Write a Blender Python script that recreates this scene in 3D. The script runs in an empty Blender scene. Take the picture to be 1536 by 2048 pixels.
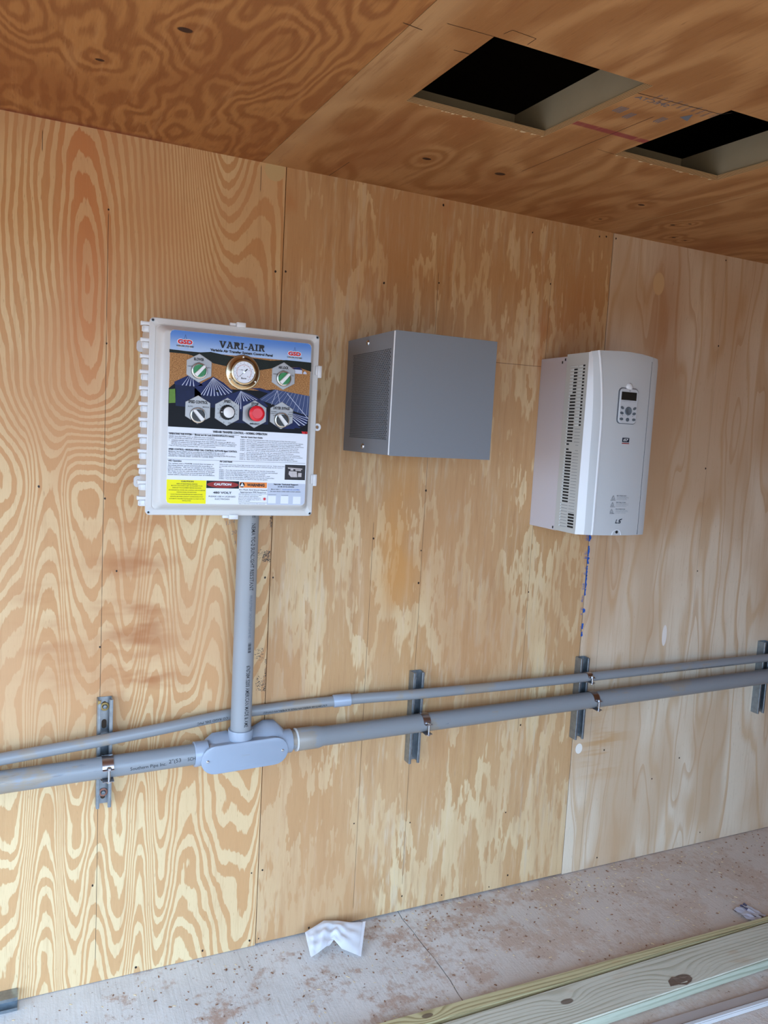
import bpy, bmesh, math, random
from math import sin, cos, pi, radians, hypot, atan2
from mathutils import Vector, Matrix

C = bpy.context.scene.collection
sc = bpy.context.scene

# ------------------------------------------------------------------ camera
cam_d = bpy.data.cameras.new('camera')
cam = bpy.data.objects.new('camera', cam_d)
C.objects.link(cam)
sc.camera = cam
cam_d.sensor_fit = 'HORIZONTAL'
cam_d.sensor_width = 36.0
cam_d.lens = 36.0 * 1544.57 / 1536.0
cam_d.clip_start = 0.02
CAM = Vector((0.0, -2.2598, 1.66005))
Rv = Vector((0.90924289, -0.41268596, 0.05447631))
Uv = Vector((-0.00786081, 0.11382308, 0.99346994))
Fv = Vector((0.41619175, 0.9037337, -0.10024878))
cam.matrix_world = Matrix(((Rv.x, Uv.x, -Fv.x, CAM.x), (Rv.y, Uv.y, -Fv.y, CAM.y),
                           (Rv.z, Uv.z, -Fv.z, CAM.z), (0, 0, 0, 1)))

# ------------------------------------------------------------------ daylight
w = bpy.data.worlds.new('overcast_sky')
sc.world = w
w.use_nodes = True
bg = w.node_tree.nodes['Background']
bg.inputs[0].default_value = (0.48, 0.70, 1.0, 1)
bg.inputs[1].default_value = SKY_STRENGTH = 9.0
def portal(name, loc, rot, sx, sy):
    d = bpy.data.lights.new(name, 'AREA'); d.shape = 'RECTANGLE'; d.size = sx; d.size_y = sy
    d.cycles.is_portal = True
    o = bpy.data.objects.new(name, d); o.location = loc; o.rotation_euler = rot; C.objects.link(o)
# unseen openings placed and sized for the daylight: left end and behind the camera
XL, YF, XR = -1.6, -2.8, 4.6            # inner faces of left wall, front wall, right wall
DF = (-1.2, 1.7, 2.02)                  # front opening: x0, x1, height
DL = (-2.75, -0.30, 2.02)              # left opening: y0, y1, height
portal('left_doorway_daylight', (XL - 0.02, (DL[0] + DL[1]) / 2, DL[2] / 2), (0, -pi / 2, 0), DL[2], DL[1] - DL[0])
portal('front_doorway_daylight', ((DF[0] + DF[1]) / 2, YF - 0.02, DF[2] / 2), (pi / 2, 0, 0), DF[1] - DF[0], DF[2])
sc.view_settings.view_transform = 'Standard'
sc.view_settings.look = 'None'
sc.view_settings.exposure = 0.0
sc.view_settings.gamma = 1.0
sc.view_settings.use_curve_mapping = False
sc.cycles.max_bounces = 10
sc.cycles.diffuse_bounces = 7
sc.cycles.sample_clamp_indirect = 10
sc.cycles.use_denoising = True
sc.cycles.use_adaptive_sampling = True

# ------------------------------------------------------------------ shader node helper
class NB:
    def __init__(s, name):
        s.m = bpy.data.materials.new(name); s.m.use_nodes = True
        s.t = s.m.node_tree; s.b = s.t.nodes['Principled BSDF']; s._o = None
    def n(s, k): return s.t.nodes.new(k)
    def lk(s, a, b):
        if isinstance(a, (int, float)): b.default_value = a
        elif isinstance(a, tuple): b.default_value = (a + (1,)) if len(a) == 3 and len(b.default_value) == 4 else a
        else: s.t.links.new(a, b)
    def m_(s, op, a, b=0.0, c=0.0, clamp=False):
        n = s.n('ShaderNodeMath'); n.operation = op; n.use_clamp = clamp
        s.lk(a, n.inputs[0]); s.lk(b, n.inputs[1]); s.lk(c, n.inputs[2]); return n.outputs[0]
    def add(s, *a):
        r = a[0]
        for x in a[1:]: r = s.m_('ADD', r, x)
        return r
    def sub(s, a, b): return s.m_('SUBTRACT', a, b)
    def mul(s, *a):
        r = a[0]
        for x in a[1:]: r = s.m_('MULTIPLY', r, x)
        return r
    def obj(s):
        if s._o is None:
            s._o = s.n('ShaderNodeTexCoord').outputs['Object']
            x = s.n('ShaderNodeSeparateXYZ'); s.lk(s._o, x.inputs[0]); s.X, s.Y, s.Z = x.outputs
        return s.X, s.Y, s.Z
    def vec(s, x, y, z=0.0):
        n = s.n('ShaderNodeCombineXYZ'); s.lk(x, n.inputs[0]); s.lk(y, n.inputs[1]); s.lk(z, n.inputs[2]); return n.outputs[0]
    def noise(s, v, scale=1.0, det=2.0, rough=0.5, dist=0.0):
        n = s.n('ShaderNodeTexNoise'); s.lk(v, n.inputs['Vector']); n.inputs['Scale'].default_value = scale
        n.inputs['Detail'].default_value = det; n.inputs['Roughness'].default_value = rough
        n.inputs['Distortion'].default_value = dist; return n.outputs[0]
    def ss(s, x, a, b):          # smoothstep a..b
        n = s.n('ShaderNodeMapRange'); n.interpolation_type = 'SMOOTHSTEP'
        s.lk(x, n.inputs[0]); n.inputs[1].default_value = a; n.inputs[2].default_value = b; return n.outputs[0]
    def mix(s, f, a, b):
        n = s.n('ShaderNodeMix'); n.data_type = 'RGBA'; s.lk(f, n.inputs[0]); s.lk(a, n.inputs[6]); s.lk(b, n.inputs[7]); return n.outputs[2]
    def mixf(s, f, a, b):
        n = s.n('ShaderNodeMix'); s.lk(f, n.inputs[0]); s.lk(a, n.inputs[2]); s.lk(b, n.inputs[3]); return n.outputs[0]
    def gauss(s, x, c, wd): # exp(-((x-c)/w)^2)
        d = s.m_('DIVIDE', s.sub(x, c), wd); return s.m_('POWER', 2.718, s.mul(s.mul(d, d), -1.0))
    def blob(s, x, z, cx, cz, wx, wz):
        a = s.m_('DIVIDE', s.sub(x, cx), wx); b = s.m_('DIVIDE', s.sub(z, cz), wz)
        return s.m_('POWER', 2.718, s.mul(s.add(s.mul(a, a), s.mul(b, b)), -1.0))
    def curve(s, x, pts, x0, x1, y0, y1):
        n = s.n('ShaderNodeFloatCurve'); c = n.mapping.curves[0]
        P = [((px - x0) / (x1 - x0), (py - y0) / (y1 - y0)) for px, py in pts]
        c.points[0].location = P[0]; c.points[1].location = P[-1]
        for p in P[1:-1]: c.points.new(*p)
        n.mapping.update()
        s.lk(s.m_('DIVIDE', s.sub(x, x0), x1 - x0, clamp=True), n.inputs['Value'])
        return s.add(s.mul(n.outputs[0], y1 - y0), y0)
    def bump(s, h, st=0.2, d=0.002):
        n = s.n('ShaderNodeBump'); n.inputs['Strength'].default_value = st; n.inputs['Distance'].default_value = d
        s.lk(h, n.inputs['Height']); s.lk(n.outputs[0], s.b.inputs['Normal'])
    def out(s, col=None, rough=None, metal=None, spec=None):
        if col is not None: s.lk(col, s.b.inputs['Base Color'])
        if rough is not None: s.lk(rough, s.b.inputs['Roughness'])
        if metal is not None: s.lk(metal, s.b.inputs['Metallic'])
        if spec is not None: s.lk(spec, s.b.inputs['Specular IOR Level'])
        return s.m

def rgb(r, g, b):          # sRGB 0-255 -> linear
    f = lambda c: (c / 255 / 12.92) if c / 255 <= 0.04045 else ((c / 255 + 0.055) / 1.055) ** 2.4
    return (f(r), f(g), f(b))

def simple(name, col, rough=0.5, metal=0.0, spec=0.5, var=0.0, scale=20.0):
    b = NB(name); c = rgb(*col)
    if var:
        b.obj(); nz = b.noise(b._o, scale, 4.0, 0.6)
        lo = tuple(x * (1 - var) for x in c); hi = tuple(min(1, x * (1 + var)) for x in c)
        return b.out(b.mix(nz, lo, hi), rough, metal, spec)
    return b.out(c, rough, metal, spec)


# ------------------------------------------------------------------ plywood
def ply_common(b, x, z, F, spacing, lo, hi, soft, pale, tan, jag=0.012, fib=0.10, thr=None):
    """bands from the level lines of F; x across the grain, z along it"""
    j = b.noise(b.vec(b.mul(x, 95.0), b.mul(z, 5.0)), 1.0, 3.0, 0.7)
    j2 = b.noise(b.vec(b.mul(x, 22.0), b.mul(z, 4.0), 3.0), 1.0, 2.0, 0.5)
    F = b.add(F, b.mul(b.sub(j, 0.5), jag), b.mul(b.sub(j2, 0.5), jag * 1.3))
    t = b.m_('FRACT', b.m_('DIVIDE', F, spacing))
    t2 = t if thr is None else b.add(t, thr)
    band = b.mul(b.ss(t2, lo, lo + soft), b.sub(1.0, b.ss(t, hi, hi + soft)))
    col = b.mix(band, tan, pale)
    fine = b.noise(b.vec(b.mul(x, 420.0), b.mul(z, 16.0), 7.0), 1.0, 3.0, 0.65)
    col = b.mix(b.mul(b.ss(fine, 0.50, 0.78), fib * 2.6), col, tuple(c * 0.62 for c in tan))
    col = b.mix(b.mul(b.ss(fine, 0.48, 0.25), fib * 1.6), col, tuple(min(1, c * 1.10) for c in pale))
    tick = b.noise(b.vec(b.mul(x, 260.0), b.mul(z, 34.0), 12.0), 1.0, 1.0)
    col = b.mix(b.mul(b.ss(tick, 0.68, 0.78), 0.45), col, tuple(c * 0.5 for c in tan))
    return col, band, fine

def crack(b, col, x, z, xs, wd=0.0007, dark=(0.035, 0.02, 0.012), wig=0.004):
    wv = b.mul(b.sub(b.noise(b.vec(0.0, b.mul(z, 2.2), 5.0), 1.0, 3.0), 0.5), wig)
    gap = b.noise(b.vec(2.0, b.mul(z, 5.0), 9.0), 1.0, 2.0)
    for (cx, z0, z1, k) in xs:
        d = b.m_('ABSOLUTE', b.sub(b.add(x, wv), cx))
        m = b.mul(b.sub(1.0, b.ss(d, wd * 0.5, wd * 1.6)), b.ss(z, z0, z0 + 0.01), b.sub(1.0, b.ss(z, z1, z1 + 0.01)))
        col = b.mix(b.mul(m, b.ss(b.add(gap, 0.0), 0.30, 0.42), k), col, dark)
    return col

def wall_ply(kind):
    b = NB('plywood_wall_' + kind); b.obj(); x, z = b.X, b.Z
    low = b.noise(b.vec(b.mul(x, 3.2), b.mul(z, 1.1), 1.3), 1.0, 2.0)
    mid = b.noise(b.vec(b.mul(x, 9.0), b.mul(z, 2.4), 4.7), 1.0, 2.0)
    mid2 = b.noise(b.vec(b.mul(x, 16.0), b.mul(z, 7.0), 9.7), 1.0, 3.0, 0.6)
    if kind == 'cathedral':
        pale = rgb(215, 188, 144); tan = rgb(194, 151, 104)
        gl = b.curve(x, [(-0.6, 0.0), (-0.4, 0.25), (-0.2, 0.05), (-0.04, 0.26), (0.045, -0.42), (0.085, -0.05), (0.125, 0.27), (0.178, 0.06),
                         (0.25, 0.22), (0.305, -0.15), (0.362, 0.27), (0.432, 0.03), (0.50, 0.16), (0.60, 0.32), (0.67, 0.05)], -0.6, 0.67, -0.5, 0.5)
        lo2 = b.noise(b.vec(b.mul(x, 2.2), b.mul(z, 2.6), 12.5), 1.0, 2.0)
        F1 = b.add(z, b.mul(gl, 1.15), b.mul(b.sub(low, 0.5), 0.45), b.mul(b.sub(mid, 0.5), 0.26), b.mul(b.sub(lo2, 0.5), 0.45))
        # middle: arches between two bundles of near-vertical lines
        gm = b.curve(x, [(-0.6, 0.1), (-0.3, -0.3), (-0.12, 0.1), (-0.02, 0.02), (0.05, -0.40), (0.09, -0.12), (0.15, 0.05), (0.21, -0.02), (0.26, 0.12), (0.33, -0.28),
                         (0.42, 0.15), (0.50, -0.10), (0.58, 0.12), (0.67, 0.0)], -0.6, 0.67, -0.5, 0.5)
        F2 = b.add(b.mul(z, 1.0), b.mul(gm, 1.1), b.mul(b.sub(low, 0.5), 0.42), b.mul(b.sub(mid, 0.5), 0.16))
        # top: long closed ovals round x = 0.12 with vertical lines beside them, arch group right of them
        xc = b.sub(x, b.add(0.135, b.mul(b.sub(2.0, z), 0.045), b.mul(b.sub(mid, 0.5), 0.02)))
        ex = b.m_('DIVIDE', xc, 0.17); ez = b.m_('DIVIDE', b.sub(z, 2.02), 0.95)
        ell = b.m_('SQRT', b.add(b.mul(ex, ex), b.mul(ez, ez), 0.0004))
        arch = b.mul(b.gauss(x, 0.475, 0.10), b.sub(b.mul(z, 1.5), 2.6))
        F3 = b.add(b.mul(ell, 0.86), b.mul(arch, 1.2), b.mul(b.sub(low, 0.5), 0.30), b.mul(b.sub(mid, 0.5), 0.10))
        k12 = b.ss(z, 0.66, 0.92); k23 = b.ss(z, 1.42, 1.75)
        F = b.mixf(k23, b.mixf(k12, F1, F2), F3)
        col, band, fine = ply_common(b, x, z, b.add(F, b.mul(b.sub(mid2, 0.5), 0.07)), 0.098, 0.42, 0.92, 0.05, pale, tan, jag=0.034, thr=b.mul(b.sub(b.noise(b.vec(b.mul(x, 6.0), b.mul(z, 3.0), 17.0), 1.0, 2.0), 0.5), 0.55))
        # reddish heartwood streak and water stains
        fade = b.noise(b.vec(b.mul(x, 3.0), b.mul(z, 1.6), 81.0), 1.0, 2.0)
        col = b.mix(b.mul(b.ss(fade, 0.40, 0.60), b.ss(z, 0.50, 0.9), 0.66), col, rgb(196, 152, 110))
        sk = b.noise(b.vec(b.mul(x, 40.0), b.mul(z, 2.4), 78.0), 1.0, 4.0, 0.7)
        col = b.mix(b.mul(b.ss(sk, 0.52, 0.70), 0.30), col, rgb(170, 124, 82))
        streak = b.mul(b.gauss(xc, 0.0, 0.075), b.ss(z, 1.35, 1.95))
        col = b.mix(b.mul(streak, b.sub(0.62, b.mul(band, 0.30))), col, rgb(192, 120, 72))
        warm = b.ss(b.noise(b.vec(b.mul(x, 1.7), b.mul(z, 0.9), 71.0), 1.0, 2.0), 0.40, 0.62)
        col = b.mix(b.mul(warm, b.sub(0.55, b.mul(band, 0.30))), col, rgb(188, 138, 90))
        st = b.noise(b.vec(b.mul(x, 5.0), b.mul(z, 14.0), 8.0), 1.0, 3.0)
        reg = b.blob(x, z, 0.27, 1.12, 0.11, 0.30)
        reg2 = b.blob(x, z, 0.30, 0.93, 0.10, 0.06)
        reg3 = b.blob(x, z, 0.06, 1.10, 0.10, 0.22)
        stain = b.m_('MAXIMUM', b.mul(reg, b.ss(st, 0.42, 0.70)), b.m_('MAXIMUM', b.mul(reg2, b.ss(st, 0.38, 0.55)), b.mul(reg3, b.ss(st, 0.45, 0.75), 0.6)))
        col = b.mix(b.mul(stain, 0.90), col, rgb(160, 98, 54))
        col = crack(b, col, x, z, [(0.1838, 0.07, 2.2, 0.9), (0.020, 2.33, 2.38, 1.0), (0.594, 2.33, 2.40, 1.0)])
    elif kind == 'mottled':
        pale = rgb(211, 184, 142); tan = rgb(187, 147, 102)
        big = b.noise(b.vec(b.mul(x, 10.5), b.mul(z, 2.1), 11.0), 1.0, 4.0, 0.62)
        F = b.add(b.mul(z, 0.30), b.mul(big, 0.80), b.mul(b.sub(mid, 0.5), 0.16), b.mul(b.sub(mid2, 0.5), 0.10))
        thr = b.add(b.mul(b.sub(1.0, b.ss(z, 0.1, 1.7)), 0.16), b.mul(b.sub(b.noise(b.vec(b.mul(x, 2.4), b.mul(z, 1.6), 19.0), 1.0, 2.0), 0.5), 0.5))
        col, band, fine = ply_common(b, x, z, F, 0.26, 0.66, 0.97, 0.13, pale, tan, jag=0.12, fib=0.10, thr=thr)
        calm = b.noise(b.vec(b.mul(x, 4.0), b.mul(z, 1.6), 91.0), 1.0, 2.0)
        col = b.mix(b.mul(b.ss(calm, 0.40, 0.58), 0.55), col, rgb(192, 154, 112))
        fl = b.noise(b.vec(b.mul(x, 55.0), b.mul(z, 5.5), 2.0), 1.0, 3.0, 0.6)
        flr = b.noise(b.vec(b.mul(x, 4.0), b.mul(z, 1.4), 21.0), 1.0, 2.0)
        col = b.mix(b.mul(b.ss(fl, 0.52, 0.66), b.ss(flr, 0.42, 0.60), 0.55), col, rgb(198, 178, 150))
        col = b.mix(b.mul(b.ss(fl, 0.45, 0.30), b.ss(flr, 0.38, 0.55), 0.35), col, rgb(158, 116, 80))
        sk = b.noise(b.vec(b.mul(x, 38.0), b.mul(z, 2.2), 77.0), 1.0, 4.0, 0.7)
        col = b.mix(b.mul(b.ss(sk, 0.50, 0.68), 0.42), col, rgb(164, 122, 84))
        col = b.mix(b.mul(b.ss(sk, 0.46, 0.32), 0.38), col, rgb(214, 192, 162))
        st = b.noise(b.vec(b.mul(x, 6.0), b.mul(z, 3.2), 15.0), 1.0, 3.0)
        warm = b.ss(b.noise(b.vec(b.mul(x, 1.7), b.mul(z, 0.9), 73.0), 1.0, 2.0), 0.45, 0.65)
        col = b.mix(b.mul(warm, 0.50), col, rgb(182, 134, 90))
        up = b.mul(b.blob(x, z, 1.10, 1.25, 0.08, 0.32), b.ss(st, 0.35, 0.60))
        col = b.mix(b.mul(up, 0.75), col, rgb(196, 138, 72))
        col = b.mix(b.mul(b.ss(st, 0.58, 0.74), b.ss(z, 1.4, 2.0), 0.6), col, rgb(176, 112, 62))
        col = b.mix(b.mul(b.blob(x, z, 1.75, 2.12, 0.10, 0.16), 0.45), col, rgb(168, 108, 60))
        col = crack(b, col, x, z, [(1.006, 0.05, 1.37, 0.75), (1.188, 0.10, 2.18, 0.75), (1.627, 0.6, 2.22, 0.7)])
        # pencil line between the gray box and the drive, and below the small pipe
        d = b.m_('ABSOLUTE', b.sub(z, b.add(1.921, b.mul(b.sub(x, 1.43), 0.01))))
        col = b.mix(b.mul(b.sub(1.0, b.ss(d, 0.0004, 0.0014)), b.ss(x, 1.42, 1.425), 0.8), col, rgb(90, 62, 45))
        d = b.m_('ABSOLUTE', b.sub(z, b.add(0.773, b.mul(b.sub(x, 1.25), 0.012))))
        col = b.mix(b.mul(b.sub(1.0, b.ss(d, 0.0004, 0.0014)), b.ss(x, 1.23, 1.25), 0.6), col, rgb(110, 84, 62))
    else:
        pale = rgb(214, 196, 172); tan = rgb(190, 160, 128)
        big = b.noise(b.vec(b.mul(x, 4.2), b.mul(z, 0.75), 31.0), 1.0, 2.0, 0.5)
        F = b.add(b.mul(x, 0.55), b.mul(big, 0.55), b.mul(b.sub(mid, 0.5), 0.05))
        col, band, fine = ply_common(b, x, z, F, 0.085, 0.06, 0.86, 0.20, pale, rgb(200, 172, 140), jag=0.010, fib=0.09)
        reg = b.noise(b.vec(b.mul(x, 3.5), b.mul(z, 1.2), 41.0), 1.0, 2.0)
        col = b.mix(b.mul(b.ss(reg, 0.46, 0.62), 0.75), col, tan)
        edge = b.mul(b.ss(b.m_('FRACT', b.m_('DIVIDE', F, 0.15)), 0.93, 0.985), 0.50)
        col = b.mix(edge, col, rgb(180, 142, 104))
        sk = b.noise(b.vec(b.mul(x, 36.0), b.mul(z, 1.8), 87.0), 1.0, 4.0, 0.7)
        col = b.mix(b.mul(b.ss(sk, 0.50, 0.68), 0.30), col, rgb(178, 142, 106))
        warm = b.ss(b.noise(b.vec(b.mul(x, 1.7), b.mul(z, 0.9), 75.0), 1.0, 2.0), 0.45, 0.65)
        col = b.mix(b.mul(warm, 0.50), col, rgb(182, 140, 98))
        st = b.noise(b.vec(b.mul(x, 3.0), b.mul(z, 30.0), 8.0), 1.0, 3.0)
        col = b.mix(b.mul(b.blob(x, z, 2.03, 0.52, 0.10, 0.13), b.ss(st, 0.45, 0.62), 0.7), col, rgb(182, 138, 86))
        col = b.mix(b.mul(b.blob(x, z, 2.16, 2.15, 0.09, 0.30), 0.55), col, rgb(160, 104, 60))
        col = b.mix(b.ss(b.blob(x, z, 2.108, 2.268, 0.026, 0.040), 0.30, 0.42), col, rgb(205, 175, 135))
        col = crack(b, col, x, z, [(1.965, 0.0, 1.32, 0.5), (2.437, 1.0, 2.40, 0.35)])
    for (px, pz, wx, wz, c) in PATCH[kind]:
        col = b.mix(b.ss(b.blob(x, z, px, pz, wx, wz), 0.33, 0.40), col, c)
    b.bump(fine, 0.25, 0.0012)
    return b.out(col, 0.62, 0.0, 0.35)

PATCH = {'cathedral': [(0.635, 2.400, 0.030, 0.030, rgb(196, 172, 128))], 'mottled': [],
         'plain': [(2.296, 0.925, 0.012, 0.042, rgb(224, 214, 204)), (1.915, 0.505, 0.016, 0.020, rgb(226, 218, 206))]}

KNOTS = [(0.9616, -0.3265, 0.020), (1.1853, -0.3361, 0.026), (1.6924, -0.3426, 0.017), (1.7137, -0.1251, 0.010), (1.9387, -0.2208, 0.014),
         (1.9687, -0.2678, 0.010), (2.0727, -0.0902, 0.012), (2.1348, -0.0831, 0.010), (0.2526, -0.7171, 0.022), (0.1227, -0.4764, 0.014), (2.45, -0.45, 0.02)]
def ceil_ply(kind):
    b = NB('plywood_ceiling_' + kind); b.obj(); x, y = b.X, b.Y
    low = b.noise(b.vec(b.mul(x, 2.6), b.mul(y, 1.2), 51.0), 1.0, 2.0)
    mid = b.noise(b.vec(b.mul(x, 8.0), b.mul(y, 3.4), 54.0), 1.0, 2.0)
    pull = None; dark = None
    for (kx, ky, r) in KNOTS:
        near = (kx < 0.594) == (kind == 'swirl')
        if not near: continue
        g = b.blob(x, y, kx, ky, r * 2.6, r * 4.2)
        wob = b.mul(b.sub(mid, 0.5), r * 1.2)
        k = b.ss(b.blob(b.add(x, wob), y, kx, ky, r * 0.75, r * 0.55), 0.35, 0.6)
        pull = g if pull is None else b.add(pull, g)
        dark = k if dark is None else b.m_('MAXIMUM', dark, k)
    if kind == 'swirl':
        pale = rgb(172, 118, 66); tan = rgb(146, 92, 48)
        F = b.add(b.mul(x, 0.50), b.mul(b.noise(b.vec(b.mul(x, 3.4), b.mul(y, 1.1), 51.5), 1.0, 2.0), 1.1), b.mul(mid, 0.30), b.mul(pull, 0.10))
        col, band, fine = ply_common(b, x, y, F, 0.062, 0.12, 0.62, 0.30, pale, tan, jag=0.030, fib=0.10)
        reg = b.noise(b.vec(b.mul(x, 2.2), b.mul(y, 1.6), 61.0), 1.0, 2.0)
        col = b.mix(b.mul(b.ss(reg, 0.45, 0.65), 0.55), col, rgb(142, 84, 42))
    else:
        pale = rgb(176, 128, 80); tan = rgb(154, 104, 58)
        F = b.add(b.mul(x, 0.40), b.mul(low, 0.65), b.mul(mid, 0.10), b.mul(pull, 0.14))
        col, band, fine = ply_common(b, x, y, F, 0.085, 0.10, 0.60, 0.35, pale, tan, jag=0.014, fib=0.10)
        reg = b.noise(b.vec(b.mul(x, 2.8), b.mul(y, 1.3), 66.0), 1.0, 3.0)
        col = b.mix(b.mul(b.ss(reg, 0.52, 0.66), 0.6), col, rgb(146, 90, 48))
        col = b.mix(b.mul(b.gauss(x, 0.615, 0.035), 0.55), col, rgb(190, 152, 108))
        stripe = b.mul(b.gauss(y, -0.768, 0.014), b.ss(x, 1.09, 1.10))
        col = b.mix(b.mul(b.ss(stripe, 0.35, 0.75), b.sub(1.0, b.ss(x, 1.33, 1.34)), 0.85), col, rgb(132, 44, 52))
        for (cx, y0, y1) in [(1.218, -0.90, -0.40), (0.80, -0.17, 0.1)]:
            d = b.m_('ABSOLUTE', b.sub(x, cx))
            col = b.mix(b.mul(b.sub(1.0, b.ss(d, 0.0005, 0.0015)), b.ss(y, y0, y0 + 0.01), b.sub(1.0, b.ss(y, y1, y1 + 0.01))), col, rgb(60, 34, 22))
    sk = b.noise(b.vec(b.mul(x, 34.0), b.mul(y, 3.0), 79.0), 1.0, 4.0, 0.7)
    col = b.mix(b.mul(b.ss(sk, 0.52, 0.68), 0.40), col, rgb(128, 76, 38))
    col = b.mix(b.mul(b.ss(sk, 0.46, 0.30), 0.35), col, rgb(192, 142, 90))
    # purple-red marker wash where ceiling meets wall, left end
    d = b.mul(b.ss(y, -0.035, -0.004), b.sub(1.0, b.ss(x, 0.25, 0.45)))
    col = b.mix(b.mul(d, 0.55), col, rgb(110, 36, 36))
    col = b.mix(dark, col, rgb(58, 34, 22))
    b.bump(fine, 0.2, 0.001)
    return b.out(col, 0.6, 0.0, 0.35)

def edge_ply(axis='z'):
    b = NB('plywood_cut_edge'); b.obj()
    v = b.sub(b.Z, b.mul(b.Y, 0.04678))
    t = b.m_('FRACT', b.mul(b.add(v, b.mul(b.noise(b.vec(b.mul(b.X, 6.0), b.mul(b.Y, 6.0)), 1.0, 2.0), 0.0008)), 330.0))
    col = b.mix(b.ss(t, 0.35, 0.65), rgb(196, 166, 122), rgb(138, 100, 66))
    return b.out(col, 0.8)

def concrete():
    b = NB('brushed_concrete'); b.obj(); x, y = b.X, b.Y
    br = b.noise(b.vec(b.mul(x, 150.0), b.mul(y, 5.0)), 1.0, 3.0, 0.6)
    cl = b.noise(b.vec(b.mul(x, 3.0), b.mul(y, 3.0), 3.0), 1.0, 4.0, 0.65)
    fine = b.noise(b.vec(x, y, 9.0), 120.0, 3.0, 0.7)
    col = b.mix(b.ss(cl, 0.3, 0.7), rgb(198, 195, 191), rgb(216, 214, 211))
    col = b.mix(b.mul(b.ss(br, 0.50, 0.72), 0.45), col, rgb(216, 216, 216))
    col = b.mix(b.mul(b.ss(br, 0.46, 0.28), 0.30), col, rgb(158, 154, 150))
    d1 = b.noise(b.vec(b.mul(x, 4.5), b.mul(y, 5.0), 13.0), 1.0, 5.0, 0.68)
    d2 = b.noise(b.vec(b.mul(x, 38.0), b.mul(y, 30.0), 17.0), 1.0, 4.0, 0.7)
    far = b.mul(b.ss(x, 0.2, 1.8), 0.09)
    dirt = b.ss(b.add(d1, far, b.mul(b.sub(d2, 0.5), 0.55)), 0.52, 0.70)
    col = b.mix(b.mul(dirt, 0.66), col, rgb(158, 114, 82))
    film = b.mul(b.ss(b.add(x, b.mul(b.m_('ABSOLUTE', y), 0.9)), 0.9, 2.2), 0.70)
    col = b.mix(film, col, rgb(200, 180, 164))
    spot = b.ss(b.add(b.noise(b.vec(x, y, 23.0), 60.0, 4.0, 0.7), b.mul(d1, 0.35)), 0.80, 0.88)
    col = b.mix(b.mul(spot, 0.7), col, rgb(112, 78, 56))
    b.bump(b.add(b.mul(br, 0.6), fine, b.mul(dirt, 0.4)), 0.5, 0.002)
    return b.out(col, 0.85, 0.0, 0.25)

def treated(name, pale, dark, knots, ax=0.0, green=0.0):
    b = NB(name); b.obj(); x, y, z = b.X, b.Y, b.Z
    yy = b.add(y, b.mul(x, ax), b.mul(z, 0.7))
    pull = 0.0; kd = 0.0
    for (kx, ky, r) in knots:
        pull = b.add(pull, b.mul(b.blob(x, y, kx, ky, r * 3.2, r * 1.5), r * 1.5))
        kd = b.m_('MAXIMUM', kd, b.ss(b.blob(x, y, kx, ky, r * 1.1, r * 0.5), 0.35, 0.55))
    lo = b.noise(b.vec(b.mul(x, 1.2), b.mul(yy, 9.0), 2.0), 1.0, 2.0)
    F = b.add(yy, b.mul(lo, 0.045), pull)
    t = b.m_('FRACT', b.mul(F, 75.0))
    line = b.mul(b.ss(t, 0.35, 0.8), b.sub(1.0, b.ss(t, 0.86, 1.0)))
    reg = b.noise(b.vec(b.mul(x, 2.2), b.mul(yy, 14.0), 6.0), 1.0, 3.0)
    col = b.mix(b.mul(line, b.ss(reg, 0.30, 0.6), 0.75), pale, dark)
    fib = b.noise(b.vec(b.mul(x, 20.0), b.mul(yy, 380.0)), 1.0, 2.0)
    col = b.mix(b.mul(b.ss(fib, 0.5, 0.75), 0.3), col, dark)
    rust = b.noise(b.vec(b.mul(x, 5.0), b.mul(y, 12.0), 16.0), 1.0, 3.0)
    col = b.mix(b.mul(b.ss(rust, 0.60, 0.72), 0.45), col, rgb(176, 134, 92))
    col = b.mix(b.mul(kd, 0.85), col, rgb(92, 72, 60))
    b.bump(b.add(line, fib), 0.3, 0.001)
    return b.out(col, 0.7, 0.0, 0.3)

M = {}
M['wall_a'] = wall_ply('cathedral'); M['wall_b'] = wall_ply('mottled'); M['wall_c'] = wall_ply('plain')
M['ceil_a'] = ceil_ply('swirl'); M['ceil_b'] = ceil_ply('knotty'); M['edge'] = edge_ply()
M['concrete'] = concrete()
M['subfloor'] = simple('dirt_in_joint', (70, 56, 46), 0.95)
M['joist'] = simple('weathered_joist', (150, 140, 118), 0.8, var=0.15, scale=8)
M['attic'] = simple('dark_roof_liner', (34, 42, 42), 0.5, var=0.3, scale=5)
M['backing'] = simple('dark_gap', (40, 28, 20), 0.9)
M['sheath'] = simple('plain_plywood', (186, 142, 98), 0.75, var=0.12, scale=3)
M['yard'] = simple('gravel_yard', (160, 120, 84), 0.95, var=0.2, scale=3)
M['nail'] = simple('nail_steel', (52, 42, 38), 0.5, 0.6)

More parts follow.
